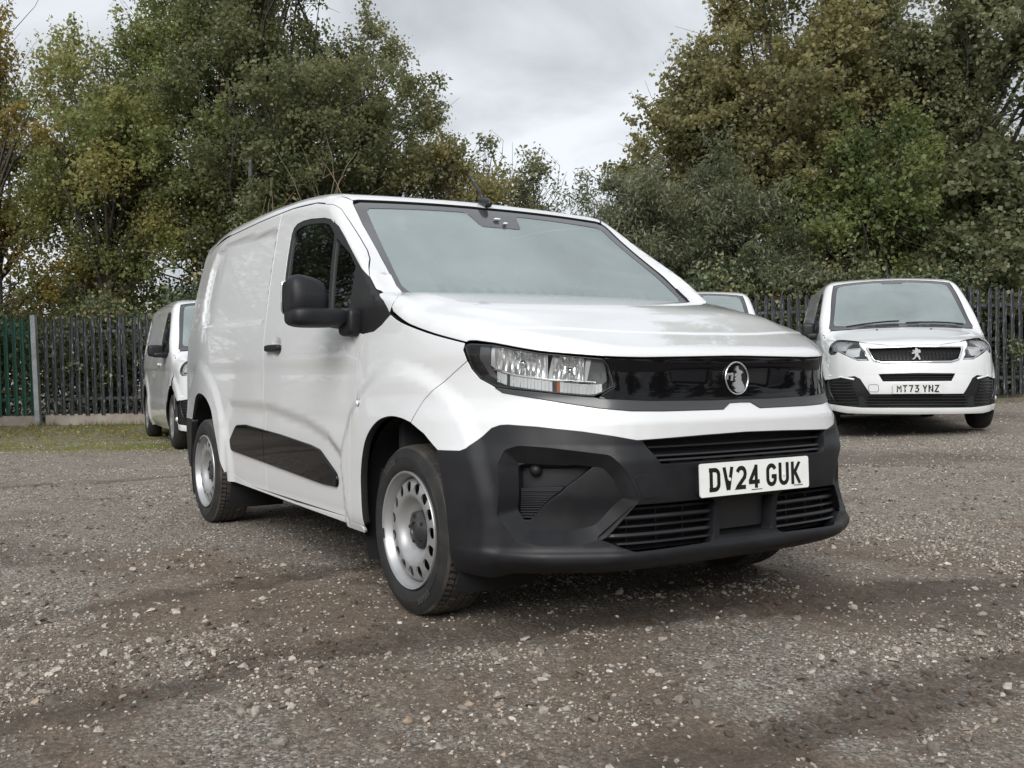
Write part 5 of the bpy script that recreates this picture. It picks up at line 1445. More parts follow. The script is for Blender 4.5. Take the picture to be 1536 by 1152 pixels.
mb = MB(); mb.prism([(x * 1.0, y) for x, y in head], BM @ Matrix.Translation((0.004, 0, .002)), .005); mb.build("emblem_beast", M["badge"], badge)
fl = [(-.047, .018), (-.016, .020), (-.016, .013), (-.020, -.008), (-.026, -.008), (-.022, .012), (-.040, .011), (-.042, -.004), (-.047, -.004)]
mb = MB(); mb.prism(fl, BM @ Matrix.Translation((0, 0, .002)), .003); mb.build("emblem_pennant", M["badge"], badge)

plate(van, "DV24GUK", (.905, 0, .534), (0, 1, 0), (-.03, 0, 1), M["plate"])
MB().box((.885, 0, .534), (.034, .50, .09)).build("plate_mount", M["plastic"], van)

# --- aerial
mb = MB(); mb.add(*superbox((-.885, 0, 1.738), (.12, .034, .045), .75, 24, 12, Matrix.Rotation(.28, 3, 'Y'))); an = mb.build("aerial", M["slat"], van, True)
MB().tube([(-.895, 0, 1.75), (-.93, 0, 1.79), (-1.05, 0, 1.905)], [.010, .008, .005], 8).build("aerial_rod", M["slat"], an, True)

# --- wheels
TYRE_R, TYRE_W, RIM_R = .318, .205, .2205


def tyre_mesh(R=TYRE_R, W=TYRE_W, rim=RIM_R):
    """tread blocks, grooves and bulged sidewalls; outer face towards -y"""
    n = 216; hw = W / 2
    prof = [(rim - .006, -hw + .022), (rim + .004, -hw + .006), (rim + .022, -hw - .003), (rim + .045, -hw - .004), (rim + .047, -hw - .001), (rim + .05, -hw - .0025), (R - .030, -hw + .004), (R - .014, -hw + .010), (R - .006, -hw + .020)]
    tread = []
    for a, c in ((-.080, -.056), (-.048, -.020), (-.012, .012), (.020, .048), (.056, .080)):
        tread += [(R - .008, a - .003, 0), (R - .0004 - .02 * (abs(a) / .08) ** 4 * .25, a, 1), (R - .0004 - .02 * (abs(c) / .08) ** 4 * .25, c, 1), (R - .008, c + .003, 0)]
    pr = [(r, y, 0) for r, y in prof] + tread + [(r, -y, 0) for r, y in prof[::-1]]
    V = []; F = []; k = len(pr)
    for i in range(n):
        a = 2 * math.pi * i / n
        for r, y, tb in pr:
            rr = r
            aa = a + .10 * abs(y) / hw * (1 if y > 0 else 1)
            if tb and abs(y) > .05 and i % 3 == 0: rr -= .008
            if tb and .02 <= abs(y) < .05 and i % 6 == 0: rr -= .007
            V.append((rr * math.cos(aa), y, rr * math.sin(aa)))
    for i in range(n):
        j = (i + 1) % n
        for p in range(k - 1): F.append((i * k + p, i * k + p + 1, j * k + p + 1, j * k + p))
    return V, F


def rim_disc():
    """pressed steel disc with a ring of oval holes"""
    prof = Cur([(.0, .062), (.07, .062), (.078, .058), (.098, .050), (.112, .034), (.122, .022), (.132, .018), (.15, .018), (.170, .021), (.184, .029), (.190, .038), (.195, .046)])
    outer = np.array([(.1945 * math.cos(a), .1945 * math.sin(a)) for a in np.linspace(0, 2 * math.pi, 97)[:-1]])
    holes = []
    for k in range(15):
        a = 2 * math.pi * (k + .35) / 15; ca, sa = math.cos(a), math.sin(a)
        holes.append(np.array([((.1590 + .0215 * math.cos(t)) * ca - .0210 * math.sin(t) * sa, (.1590 + .0215 * math.cos(t)) * sa + .0210 * math.sin(t) * ca) for t in np.linspace(0, 2 * math.pi, 17)[:-1]][::-1]))
    uv, T, rings = triangulate(outer, holes, .0085)
    r = np.hypot(uv[:, 0], uv[:, 1]); y = prof(r); V = np.stack([uv[:, 0], y, uv[:, 1]], 1)
    F = [tuple(t) for t in T]; V = V.tolist()
    for R in rings[1:]:
        b0 = len(V); k = len(R)
        for i in R: V.append((V[i][0] * 1.0, V[i][1] + .007, V[i][2]))
        for i in range(k): F.append((R[i], R[(i + 1) % k], b0 + (i + 1) % k, b0 + i))
    return V, F


TM = {}
def make_wheel(parent, x, y, zc, sgn, ang):
    """wheel as a part with tyre and rim pieces; outer face towards sgn*y"""
    if not TM:
        tv, tf = tyre_mesh(); o = mesh_np("wheel", tv, tf, M["tread"], True); me = o.data; me.materials.append(M["tyre"])
        me.set_sharp_from_angle(angle=math.radians(38))
        c = np.empty(len(me.polygons) * 3, np.float32); me.polygons.foreach_get("center", c); c = c.reshape(-1, 3); r = np.hypot(c[:, 0], c[:, 2])
        me.polygons.foreach_set("material_index", (r < TYRE_R - .020).astype(np.int32)); TM["tyre"] = me; bpy.data.objects.remove(o)
        hw = TYRE_W / 2
        V, F = lathe([(RIM_R - .004, -hw + .022), (RIM_R, -hw + .003), (RIM_R - .003, -hw - .001), (RIM_R - .009, -hw + .001), (RIM_R - .012, -hw + .012), (RIM_R - .020, -hw + .020), (RIM_R - .024, -hw + .045), (RIM_R - .027, -hw + .052), (RIM_R - .030, hw - .03), (RIM_R - .01, hw)], 96)
        o = mesh_np("rim", V, [f[::-1] for f in F], M["steel"], True); o.data.set_sharp_from_angle(angle=math.radians(50)); TM["rim"] = o.data; bpy.data.objects.remove(o)
        V, F = rim_disc(); o = mesh_np("rim_disc", [(v[0], v[1] - hw, v[2]) for v in V], F, M["steel"], True); o.data.set_sharp_from_angle(angle=math.radians(45)); TM["disc"] = o.data; bpy.data.objects.remove(o)
        V, F = lathe([(0, -hw + .035), (.018, -hw + .034), (.026, -hw + .036), (.029, -hw + .030), (.034, -hw + .031), (.040, -hw + .034), (.060, -hw + .040), (.070, -hw + .046), (.073, -hw + .062)], 60)
        V = [(v[0] * (1 + .05 * math.cos(5 * math.atan2(v[2], v[0])) * (math.hypot(v[0], v[2]) > .05)), v[1], v[2] * (1 + .05 * math.cos(5 * math.atan2(v[2], v[0])) * (math.hypot(v[0], v[2]) > .05))) for v in V]
        o = mesh_np("hub_cap", V, F, M["hub"], True); o.data.set_sharp_from_angle(angle=math.radians(40)); TM["hub"] = o.data; bpy.data.objects.remove(o)
        mb = MB()
        for k in range(5):
            a = 2 * math.pi * (k + .5) / 5; mb.add(*[[(v[0] + .050 * math.cos(a), v[1], v[2] + .050 * math.sin(a)) for v in lathe([(0, -hw + .034), (.007, -hw + .034), (.0085, -hw + .045)], 12)[0]], lathe([(0, 0), (.007, 0), (.0085, 0)], 12)[1]])
        o = mb.build("wheel_bolts", M["void"], None, True); TM["bolt"] = o.data; bpy.data.objects.remove(o)
        mb = MB()
        for word, th0 in (("ROADX", -62), ("ROADX", 118)):
            for i, ch in enumerate(word):
                VV, FF = glyph_prism(ch, 12, .00030, .0012)
                a0 = math.radians(th0 + i * 4.6); out = []
                for v in VV:
                    rr = RIM_R + .033 + v[1]; aa = a0 + (v[0] - .0075) / RIM_R; out.append((rr * math.cos(aa), -hw - .0035 - v[2], rr * math.sin(aa)))
                mb.add(out, [f[::-1] for f in FF])
        o = mb.build("tyre_lettering", M["tyre_text"]); TM["text"] = o.data; bpy.data.objects.remove(o)
        V, F = lathe([(.0, -.02), (.19, -.02), (.19, .05)], 32); o = mesh_np("brake_disc", V, F, M["void"], True); TM["brake"] = o.data; bpy.data.objects.remove(o)
        mb = MB(); mb.box((.2105 * math.cos(math.radians(196)), -hw - .001, .2105 * math.sin(math.radians(196))), (.007, .006, .038), 0, math.radians(-16 - 0)); o = mb.build("balance_weight", M["hub"]); TM["weight"] = o.data; bpy.data.objects.remove(o)
    w = link(bpy.data.objects.new("wheel", TM["tyre"]), parent)
    w.location = (x, y, zc); w.rotation_euler = (0, ang, 0 if sgn < 0 else math.pi)
    for nm, key in (("rim", "rim"), ("rim_disc", "disc"), ("hub_cap", "hub"), ("wheel_bolts", "bolt"), ("tyre_lettering", "text"), ("brake_disc", "brake"), ("balance_weight", "weight")):
        link(bpy.data.objects.new(nm, TM[key]), w)
    return w


for x, yy, ang in ((0, .7765, .1), (-2.785, .782, 1.3)):
    for sg in (-1, 1): make_wheel(van, x, sg * yy, .313, sg, ang)

# --- cabin and underside
MB().box((-1.55, 0, .30), (3.6, 1.50, .10)).box((.38, 0, .36), (.75, 1.1, .16)).build("underbody", M["void"], van)
MB().box((-.2, 0, .75), (.05, 1.6, .7)).box((-1.0, 0, .48), (1.6, 1.62, .06)).build("cabin_floor", M["cabin"], van)
MB().box((-1.60, 0, 1.08), (.03, 1.56, 1.2)).build("bulkhead", M["bulkhead"], van)
mb = MB(); mb.add(*superbox((-.42, 0, 1.06), (.52, 1.56, .22), .35, 40, 16)); ds = mb.build("dashboard", M["cabin"], van, True)
mb = MB(); cw = Vector((-.78, -.36, 1.06)); ax = Vector((-.9, 0, .42)).normalized(); a1 = Vector((0, 1, 0)); a2 = ax.cross(a1)
mb.tube([cw + (a1 * math.cos(t) + a2 * math.sin(t)) * .18 for t in np.linspace(0, 2 * math.pi, 33)], .014, 8, False); mb.tube([cw - a1 * .17, cw + a1 * .17], .016, 6); mb.tube([cw, cw - ax * .25], .03, 8)
mb.build("steering_wheel", M["cabin"], van, True)
for sy, wdt in ((-.38, .50), (.30, .62)):
    mb = MB(); mb.add(*superbox((-1.18, sy, .72), (.50, wdt, .20), .5)); mb.add(*superbox((-1.42, sy, 1.08), (.16, wdt * .96, .66), .5, 40, 20, Matrix.Rotation(-.2, 3, 'Y'))); st_ = mb.build("seat", M["seat"], van, True)
    for q in ((0,) if sy < 0 else (-.15, .16)):
        mb = MB(); mb.add(*superbox((-1.50, sy + q, 1.47), (.10, .25, .17), .6)); mb.build("headrest", M["seat"], st_, True)

# ================================================================== the other vans
class MidForm(Form):
    axis_x = -0.1
    SZ = Cur([(.1, .84), (.2, .88), (.3, .93), (.45, .950), (.7, .957), (.95, .955), (1.1, .945), (1.22, .925), (1.45, .875), (1.65, .825), (1.8, .785), (1.95, .74)])
    ZT = Cur([(1.1, .60), (.95, .78), (.85, .90), (.76, .965), (.66, 1.01), (.45, 1.075), (.2, 1.145), (.02, 1.195), (-.06, 1.225), (-.12, 1.27), (-.4, 1.53), (-.62, 1.715), (-.74, 1.80), (-.84, 1.84), (-1.0, 1.865), (-1.6, 1.885), (-2.5, 1.885), (-3.4, 1.87), (-3.9, 1.85)])
    XF = Cur([(.1, .80), (.18, .87), (.25, .905), (.35, .90), (.45, .91), (.55, .905), (.66, .89), (.75, .875), (.85, .845), (.95, .80), (1.05, .72), (1.3, .55)])
    BF = Cur([(0, 0), (.1, .002), (.2, .009), (.35, .028), (.5, .065), (.6, .105), (.7, .17), (.78, .25), (.84, .345), (.89, .48), (.92, .66), (.945, .95), (.96, 1.5)])
    def base(s, P):
        x = P[..., 0]; y = np.abs(P[..., 1]); z = P[..., 2]
        gs = (y - (s.SZ(z) - .06 * sstep(-3.0, -4.0, x))) / np.sqrt(1 + np.clip(s.SZ.d(z), -.6, .6) ** 2)
        w = sstep(.55, .0, x); bow = .07 * (y / .75) ** 2 * w; xs = x + bow; cr = .03 * (y / .75) ** 2 + .03 * np.minimum(y / .8, 1.2) ** 6 * sstep(-.2, .1, x)
        gt = (z - s.ZT(xs) + cr) / np.sqrt(1 + s.ZT.d(xs) ** 2)
        bd = np.clip(s.BF.d(y), 0, 6); gf = (x - s.XF(z) + s.BF(y)) / np.sqrt(1 + bd ** 2 + np.clip(s.XF.d(z), -.8, .8) ** 2)
        gr = -(x + 3.84 - .08 * sstep(.9, 1.8, z)) + .08 * (y / .9) ** 4
        f = smax(gs, gt, .06 + .06 * sstep(-.6, -1.1, x)); f = smax(f, gf, .08); return smax(f, gr, .10)
    RECESS = np.array([(-3.5, 1.66), (-2.5, 1.70), (-1.55, 1.69), (-1.48, 1.25), (-1.55, 1.20), (-3.55, 1.20)])
    def feat(s, P):
        x = P[..., 0]; y = np.abs(P[..., 1]); z = P[..., 2]; d = np.zeros(x.shape)
        for cx in (0, -2.95):
            r = np.hypot(x - cx, z - .36); d -= .022 * sstep(.56, .46, r) * sstep(.70, .82, y)
        k = (y > .65) & (x < -.1)
        if k.any():
            q = sdpoly(x[k], z[k], s.RECESS); d[k] += .016 * sstep(.02, -.02, q)
            d[k] += .012 * sstep(.98, .93, z[k]) * sstep(.52, .60, z[k])
        return d


VM = MidForm()
m, nt, b = mat_base("van_white", (.80, .805, .81), .35, 0, 1.0); M["white2"] = noise_mix(m, nt, b, (.665, .675, .685), (.645, .65, .65), 2.2, 7, .45, .7)
m, nt, b = mat_base("plate_white_grey", (.62, .63, .62), .3); M["plate2"] = m
mw = M["windscreen"]
TW = {}


def small_wheel(parent, x, y, zc, sgn, s=1.0):
    if not TW:
        V, F = lathe([(.20, -.10), (.225, -.105), (.27, -.108), (.305, -.095), (.325, -.07), (.332, -.03), (.332, .03), (.325, .07), (.30, .10), (.2, .10)], 56); o = mesh_np("wheel", V, [f[::-1] for f in F], M["tyre"], True); TW["t"] = o.data; bpy.data.objects.remove(o)
        V, F = lathe([(0, -.085), (.05, -.088), (.06, -.075), (.10, -.070), (.17, -.092), (.195, -.096), (.213, -.104), (.216, -.08)], 56)
        V = [(v[0], v[1] + (.022 if .085 < math.hypot(v[0], v[2]) < .19 and math.cos(5 * math.atan2(v[2], v[0])) < -.2 else 0), v[2]) for v in V]; o = mesh_np("wheel_trim", V, [f[::-1] for f in F], M["steel"], True); TW["r"] = o.data; bpy.data.objects.remove(o)
    w = link(bpy.data.objects.new("wheel", TW["t"]), parent); w.location = (x, y, zc); w.rotation_euler = (0, 0, 0 if sgn < 0 else math.pi); w.scale = (s,) * 3
    link(bpy.data.objects.new("wheel_trim", TW["r"]), w); return w


def arch(cx, cz, R, z0, n=16):
    a0 = math.asin((z0 - cz) / R); return [(cx + R * math.cos(t), cz + R * math.sin(t)) for t in np.linspace(math.pi - a0, a0, n)]


def mid_van(label, x, y, z, rz, text=None, group="white vans parked in the yard", rear_trim=False, big=False):
    root = empty("panel_van", (x, y, z), rz, label, "van", group)
    W = M["white2"]; F_ = VM
    aF, aR = arch(0, .36, .395, .26), arch(-2.95, .36, .395, .30)
    dF = [(-.47, .27), (-.47, .6), (-.46, .95), (-.40, 1.10)]
    dR = [(-1.32, .27), (-1.32, 1.0), (-1.30, 1.3), (-1.34, 1.78)]
    def both(name, dom, loop, mat, par=root, **kw): return panel(name, F_, dom, loop, mat, par, mirror=True, **kw)
    # bonnet with the break line, wings, doors, sides, roof
    bon = mir([(.025, 0), (.02, -.25), (-.03, -.6), (-.10, -.80), (-.02, -.885), (.18, -.855), (.31, -.775), (.48, -.64), (.65, -.48), (.735, -.25), (.74, 0)])
    panel("bonnet", F_, 'T', bon, W, root, h=.04, gap=.002, lip=.02)
    skin_top = [(.74, 0), (.735, -.25), (.65, -.48), (.48, -.64), (.31, -.775), (.18, -.855)]
    t3 = F_.trace('T', resample(np.array(skin_top), .05)[:-18] if False else np.array(skin_top))
    up_ = [tuple(p) for p in t3[::-1]]
    arcF = F_.trace('S', np.array([(q[0], q[1]) for q in aF if q[0] > .12]))
    half = [tuple(p) for p in arcF[:1]] + [tuple(F_.trace('S', np.array([[.14, .95]]))[0])] + up_
    half[-1] = (half[-1][0], 0.0, half[-1][2])
    A = np.array(half); B_ = A[::-1].copy(); B_[:, 1] *= -1
    seam = [(.395, -.93, .58), (.55, -.80, .60), (.75, -.60, .63), (.86, -.3, .655), (.89, 0, .66)]
    Sm = F_.uv('C', F_.trace('C', F_.uv('C', np.array(seam)))); s3 = np.array(seam)
    arc_hi = [tuple(p) for p in arcF if p[2] > .60]
    nose = np.concatenate([A, B_[1:], [(p[0], -p[1], p[2]) for p in arc_hi[1:]], s3 * (1, -1, 1), s3[::-1][1:], arc_hi[::-1][:-1]])
    gr = [(-.50, .935), (-.44, .80), (-.36, .775), (.36, .775), (.44, .80), (.50, .935), (0, .945)]
    hl = [(-.95, .985), (-.93, .90), (-.87, .875), (-.80, .875), (-.77, .90), (-.60, .835), (-.57, .845), (-.61, .93), (-.70, 1.00), (-.86, 1.045)]
    def fc(Lp, dom='F', h=.03): return F_.uv('C', F_.trace(dom, resample(np.array(Lp, float), h)))
    HLc = [(-1.09, 1.005), (-1.08, .905), (-1.0, .868), (-.92, .872), (-.88, .905), (-.62, .800), (-.50, .798), (-.555, .905), (-.70, 1.02), (-.90, 1.115), (-1.06, 1.13)]
    lamps = [np.array(HLc), np.array(HLc) * (-1, 1)]
    panel("nose_panel", F_, 'C', nose, W, root, h=.035, gap=.0015, lip=.02, holes=[fc(gr)] + lamps, hole_lip=.04)
    arc_lo = [tuple(p) for p in arcF if p[2] <= .60] + [(.40, -.93, .25)]
    slot = [(-.40, .648), (-.355, .565), (.355, .565), (.40, .648), (0, .655)]
    bpl = np.concatenate([s3, (s3 * (1, -1, 1))[::-1][1:], [(p[0], -p[1], p[2]) for p in arc_lo], [(.72, .72, .205), (.88, 0, .20), (.72, -.72, .205)], arc_lo[::-1]])
    low = [(-.60, .40), (-.58, .285), (.58, .285), (.60, .40), (.5, .43), (-.5, .43)]
    fog = [(-.955, .60), (-.945, .42), (-.87, .325), (-.60, .275), (-.56, .40), (-.66, .545), (-.74, .578)]
    fogC = np.array([(-1.22, .655), (-1.20, .40), (-1.06, .31), (-.56, .272), (-.47, .40), (-.575, .595), (-.66, .640)])
    MOUTH = np.concatenate([fogC[[6, 0, 1, 2, 3]], (fogC * (-1, 1))[[3, 2, 1, 0, 6, 5]], [(.47, .425), (-.47, .425)], fogC[[5]]])
    panel("lower_mouth", F_, 'C', MOUTH, M["slat"], root, h=.05, gap=.002, lip=0, off=.034)
    panel("front_bumper", F_, 'C', bpl, W, root, h=.03, gap=.0015, lip=.05, holes=[fc(slot), MOUTH], hole_lip=.03)
    # grilles
    g = panel("grille", F_, 'C', fc(gr), M["slat"], root, h=.06, gap=.004, lip=0, off=.035)
    for k in range(9): slat_on(F_, g, -.46 + .02 * k * 0, .46, .79 + k * .0165, .006, .022)
    for k in range(24): bar_on(F_, g, -.45 + k * .039, .785, .93, .006, .026)
    rim = fc(gr, h=.02); P3 = F_.surf('C', rim, -.004)[0]; MB().tube([tuple(p) for p in np.concatenate([P3, P3[:1]])], .011, 6, False).build("grille_surround", M["chrome"], g, True)
    emb = F_.surf('F', np.array([[0, .865]]), .005)[0][0]; EM = Matrix(((0, 0, 1, emb[0] + .01), (1, 0, 0, emb[1]), (0, 1, 0, emb[2]), (0, 0, 0, 1)))
    beast = [(-.012, .062), (-.002, .070), (.012, .066), (.016, .052), (.036, .052), (.046, .030), (.040, .010), (.030, .018), (.018, .014), (.022, -.005), (.036, -.026), (.046, -.056), (.028, -.062), (.022, -.040), (.004, -.022), (-.006, -.040), (-.022, -.056), (-.042, -.058), (-.034, -.044), (-.018, -.030), (-.014, -.008), (-.010, .012), (-.034, .004), (-.050, .012), (-.040, .022), (-.020, .026), (-.042, .036), (-.034, .046), (-.012, .044)]
    MB().prism(beast, EM, .012).build("emblem", M["badge"], g)
    for z in (.586, .612, .636): slat_on(F_, root, -.36 - (z - .565) * .4, .36 + (z - .565) * .4, z, .012, .014, "bumper_slat")
    panel("slot_backing", F_, 'F', [(-.41, .55), (.41, .55), (.41, .66), (-.41, .66)], M["void"], root, h=.08, gap=0, lip=0, off=.035)
    panel("slot_backing", F_, 'F', [(-.60, .27), (.60, .27), (.60, .44), (-.60, .44)], M["void"], root, h=.08, gap=0, lip=0, off=.035)
    for z in (.302, .335, .368, .400): slat_on(F_, root, -.52, .52, z, .014, .012, "bumper_slat")
    for sg in (-1, 1):
        fp = panel("fog_surround", F_, 'C', fogC * (-sg, 1), M["slat"], root, h=.04, gap=.003, lip=0, off=.024)
        for k in range(8):
            z = .32 + k * .034; t0 = 1.02 - .01 * k if k > 0 else .95; t1 = .60 + .012 * k
            Pn = F_.surf('C', np.stack([np.linspace(-sg * t0, -sg * t1, 5), np.full(5, z + (0 if True else 0))], 1), .012)[0]; MB().tube([tuple(p) for p in Pn], .008, 4).build("fog_slat", M["rubber_gap_shade"], fp)
        led = F_.surf('C', np.stack([-sg * np.array([1.15, 1.0, .80, .64]), np.array([.632, .630, .618, .590])], 1), .004)[0]; MB().tube([tuple(p) for p in led], .011, 6).build("running_light", M["blade"], fp, True)
        dv = F_.surf('C', np.stack([-sg * np.array([1.02, .97, .88]), np.array([.59, .44, .31])], 1), .006)[0]; MB().tube([tuple(p) for p in dv], .010, 6).build("fog_divider", M["slat"], fp, True)
        c0 = F_.surf('C', np.array([[-sg * 1.10, .365]]), .008)[0][0]; mb = MB(); mb.add(*superbox(tuple(c0), (.06, .06, .06), 1.0, 20, 12)); mb.build("fog_lamp", M["reflector"], fp, True)
        lampback = panel("headlight", F_, 'C', np.array(HLc) * (-sg, 1), M["lamp_dark"], root, h=.04, gap=.003, lip=0, off=.045)
        for (t0, t1, z0, z1, mt_) in ((1.0, 1.065, .905, 1.09, "reflector"), (.905, .985, .915, 1.085, "reflector"), (.80, .89, .925, 1.035, "reflector"), (.62, .785, .850, .970, "reflector")):
            panel("lamp_reflector", F_, 'C', fillet(np.array([(t0, z0), (t1, z0 - .005), (t1, z1 - .02), (t0, z1)]) * (-sg, 1), .02), M[mt_], lampback, h=.03, gap=0, lip=.02, off=.028)
        edge = F_.surf('C', np.stack([-sg * np.array([1.075, .99, .93, .885, .64, .52]), np.array([.915, .882, .886, .918, .816, .810])], 1), .014)[0]; MB().tube([tuple(p) for p in edge], .007, 6).build("light_blade", M["blade"], lampback, True)
        edge = F_.surf('C', np.stack([-sg * np.array([.515, .565, .71, .90, 1.06]), np.array([.815, .900, 1.010, 1.103, 1.117])], 1), .014)[0]; MB().tube([tuple(p) for p in edge], .006, 6).build("lamp_edge", M["chrome"], lampback, True)
        panel("lamp_lens", F_, 'C', np.array(HLc) * (-sg, 1), M["lens"], lampback, h=.05, gap=.003, lip=0, off=.004)
    if text: plate(root, text, (.925, 0, .485), (0, 1, 0), (-.02, 0, 1), M["plate2"])
    tow = F_.surf('F', fillet([(-.50, .53), (-.40, .53), (-.40, .45), (-.50, .45)], .02), -.001)[0]; MB().tube([tuple(p) for p in tow] + [tuple(tow[0])], .0025, 4, False).build("tow_eye_cover", M["frit"], root)
    # wings
    arcB = [q for q in aF if q[0] <= .13]
    wing = dF[::-1] + [(arcB[0][0], .26)] + arcB + [(.14, .95)] + [(p[0], p[2]) for p in F_.trace('T', np.array([(.18, -.855), (.0, -.89)]))] + [(-.10, 1.165), (-.278, 1.168), (-.36, 1.113)]
    both("front_wing", 'S', wing, W, h=.04, lip=.02)
    low_w = [(-.40, 1.10), (-.75, 1.09), (-1.10, 1.12), (-1.22, 1.20), (-1.235, 1.35), (-1.22, 1.60), (-1.16, 1.68), (-.98, 1.69), (-.80, 1.655)]
    door_top = [(-.86, 1.735), (-1.0, 1.765), (-1.34, 1.78)]
    dr = panel("door", F_, 'S', dF + low_w[1:] + door_top + dR[::-1][1:], W, root, h=.04, lip=.02)
    dl = panel("door", F_, 'S', dF + low_w[1:] + door_top + dR[::-1][1:], W, root, h=.04, lip=.02); mirror_mesh(dl)
    for sgn, par in ((-1, dr), (1, dl)):
        wsn = panel("window_surround", F_, 'S', [(-.28, 1.170), (-.36, 1.115)] + low_w + [(-.64, 1.535), (-.46, 1.38)], M["rubber_gap_shade"], par, h=.05, gap=0, lip=.01, off=.004, holes=[[(-.55, 1.17), (-1.10, 1.17), (-1.17, 1.25), (-1.17, 1.55), (-1.12, 1.62), (-.98, 1.63), (-.80, 1.58), (-.56, 1.40)]])
        gl = panel("window_glass", F_, 'S', [(-.55, 1.17), (-1.10, 1.17), (-1.17, 1.25), (-1.17, 1.55), (-1.12, 1.62), (-.98, 1.63), (-.80, 1.58), (-.56, 1.40)], M["side_glass"], par, h=.08, gap=-.004, lip=0, off=.012, feat=False)
        mb = MB(); mb.add(*superbox((-.50, -1.10 + .065 * (not big), 1.19), (.14, .30 if big else .16, .17 if big else .20), .45, 30, 18)); mb.add(*superbox((-.46, -.985, 1.12), (.16, .18, .09), .5, 24, 12)); mi = mb.build("door_mirror", M["plastic"], par, True)
        mb = MB(); mb.add(*superbox((-1.20, -.965, 1.02), (.20, .035, .035), .5, 20, 10)); hd = mb.build("door_handle", W if not rear_trim else M["plastic"], par, True)
        if sgn > 0:
            for o in (wsn, gl, mi, hd): mirror_mesh(o)
            if not big:                                  # passenger mirror folded in
                co = np.empty(len(mi.data.vertices) * 3, np.float32); mi.data.vertices.foreach_get("co", co); co = co.reshape(-1, 3); co[:, 1] = .955 + (co[:, 1] - .90) * .30; co[:, 2] -= .03; mi.data.vertices.foreach_set("co", co.ravel()); mi.data.update()
    sidep = dR + [(-1.8, 1.795), (-2.8, 1.79), (-3.4, 1.77), (-3.62, 1.70), (-3.72, 1.3), (-3.76, .9), (-3.76, .36), (-3.36, .34)] + aR[::-1] + [(-2.55, .27)]
    sidep = dR + [(-1.8, 1.795), (-2.8, 1.79), (-3.4, 1.77), (-3.62, 1.70), (-3.72, 1.3), (-3.76, .9), (-3.76, .34)] + [(-3.36, .34)] + [q for q in aR] + [(-2.55, .27)]
    both("side_panel", 'S', sidep, W, h=.045, lip=.02)
    both("sill", 'S', [(-.40, .268), (-.40, .20), (-2.56, .20), (-2.55, .268)], W, h=.06, gap=.001, lip=.03)
    WSl = [(-.03, 0), (-.035, -.25), (-.075, -.6), (-.135, -.80), (-.16, -.815), (-.42, -.765), (-.66, -.725), (-.79, -.69), (-.80, -.62), (-.79, -.35), (-.785, 0)]
    inn = mir([(-.10, 0), (-.105, -.25), (-.14, -.6), (-.19, -.745), (-.23, -.755), (-.42, -.715), (-.65, -.672), (-.745, -.645), (-.755, -.60), (-.745, -.35), (-.742, -.13), (-.70, -.11), (-.70, 0)])
    wb = panel("windscreen_border", F_, 'T', mir(WSl), M["frit"], root, h=.05, gap=.002, lip=.01, off=.006, holes=[inn], hole_lip=.003, feat=False)
    panel("windscreen", F_, 'T', inn, mw, root, h=.06, gap=-.003, lip=0, off=.009, feat=False)
    pl = F_.trace('T', np.array([(-.14, -.806), (-.165, -.818), (-.42, -.768), (-.66, -.728), (-.79, -.694)])); cw = F_.trace('T', np.array([(-.105, -.803), (-.03, -.870), (-.09, -.90)]))
    gp3 = F_.trace('S', np.array([(-.28, 1.172), (-.46, 1.382), (-.64, 1.537), (-.80, 1.660), (-.86, 1.735)]))
    both("windscreen_pillar", 'P', np.concatenate([gp3, [(-.88, -.76, 1.78), (-.83, -.72, 1.80)], pl[::-1], cw]), W, h=.03, gap=.001, lip=.02)
    sm = F_.trace('S', np.array([(-.86, 1.737), (-1.0, 1.767), (-1.34, 1.782), (-1.8, 1.797), (-2.8, 1.792), (-3.4, 1.772), (-3.62, 1.70)]))
    panel("roof", F_, 'T', mir([(-.79, 0), (-.795, -.35), (-.805, -.62), (-.80, -.69), (-.84, -.72)] + [tuple(p[:2]) for p in sm] + [(-3.75, -.4), (-3.76, 0)]), W, root, h=.06, gap=.0015, lip=.02)
    panel("rear_doors", F_, 'B', [(-.80, .36), (.80, .36), (.76, 1.2), (.70, 1.70), (-.70, 1.70), (-.76, 1.2)], W, root, h=.08)
    MB().tube([(-1.02, 0, 1.855), (-1.04, 0, 1.90), (-1.15, 0, 2.12)], [.024, .010, .006], 8).build("aerial", M["slat"], root, True)
    for y0, y1 in ((-.62, -.02), (.05, .70)):
        A = F_.surf('T', np.stack([np.linspace(-.075, -.11, 5) - .05 * np.abs(np.linspace(y0, y1, 5)), np.linspace(y0, y1, 5)], 1), -.018)[0]; MB().tube([tuple(p) for p in A], .010, 5).build("wiper", M["slat"], root)
    for yy in (-.30, .30): q = F_.surf('T', np.array([[.10, yy]]), -.004)[0][0]; mb = MB(); mb.add(*superbox(tuple(q), (.03, .03, .014), 1, 12, 8)); mb.build("washer_jet", M["slat"], root)
    for sg in (-1, 1):
        for cx in (0, -2.95):
            small_wheel(root, cx, sg * .835, .33, sg, 1.0)
            V, F = lathe([(.41, -.90), (.42, -.80), (.42, -.60), (.10, -.58)], 30, 'y', math.radians(-25), math.radians(205)); o = mesh_np("arch_liner", np.array(V) + (cx, 0, .35), [f[::-1] for f in F], M["void"], True, root)
            if sg > 0: mirror_mesh(o)
    MB().box((-1.6, 0, .30), (4.0, 1.5, .10)).box((.42, 0, .33), (.75, 1.2, .14)).build("underbody", M["void"], root)
    MB().box((-.1, 0, .80), (.05, 1.6, .7)).box((-.9, 0, .5), (1.6, 1.6, .06)).build("cabin_floor", M["cabin"], root)
    MB().box((-1.50, 0, 1.12), (.03, 1.5, 1.2)).build("bulkhead", M["bulkhead"], root)
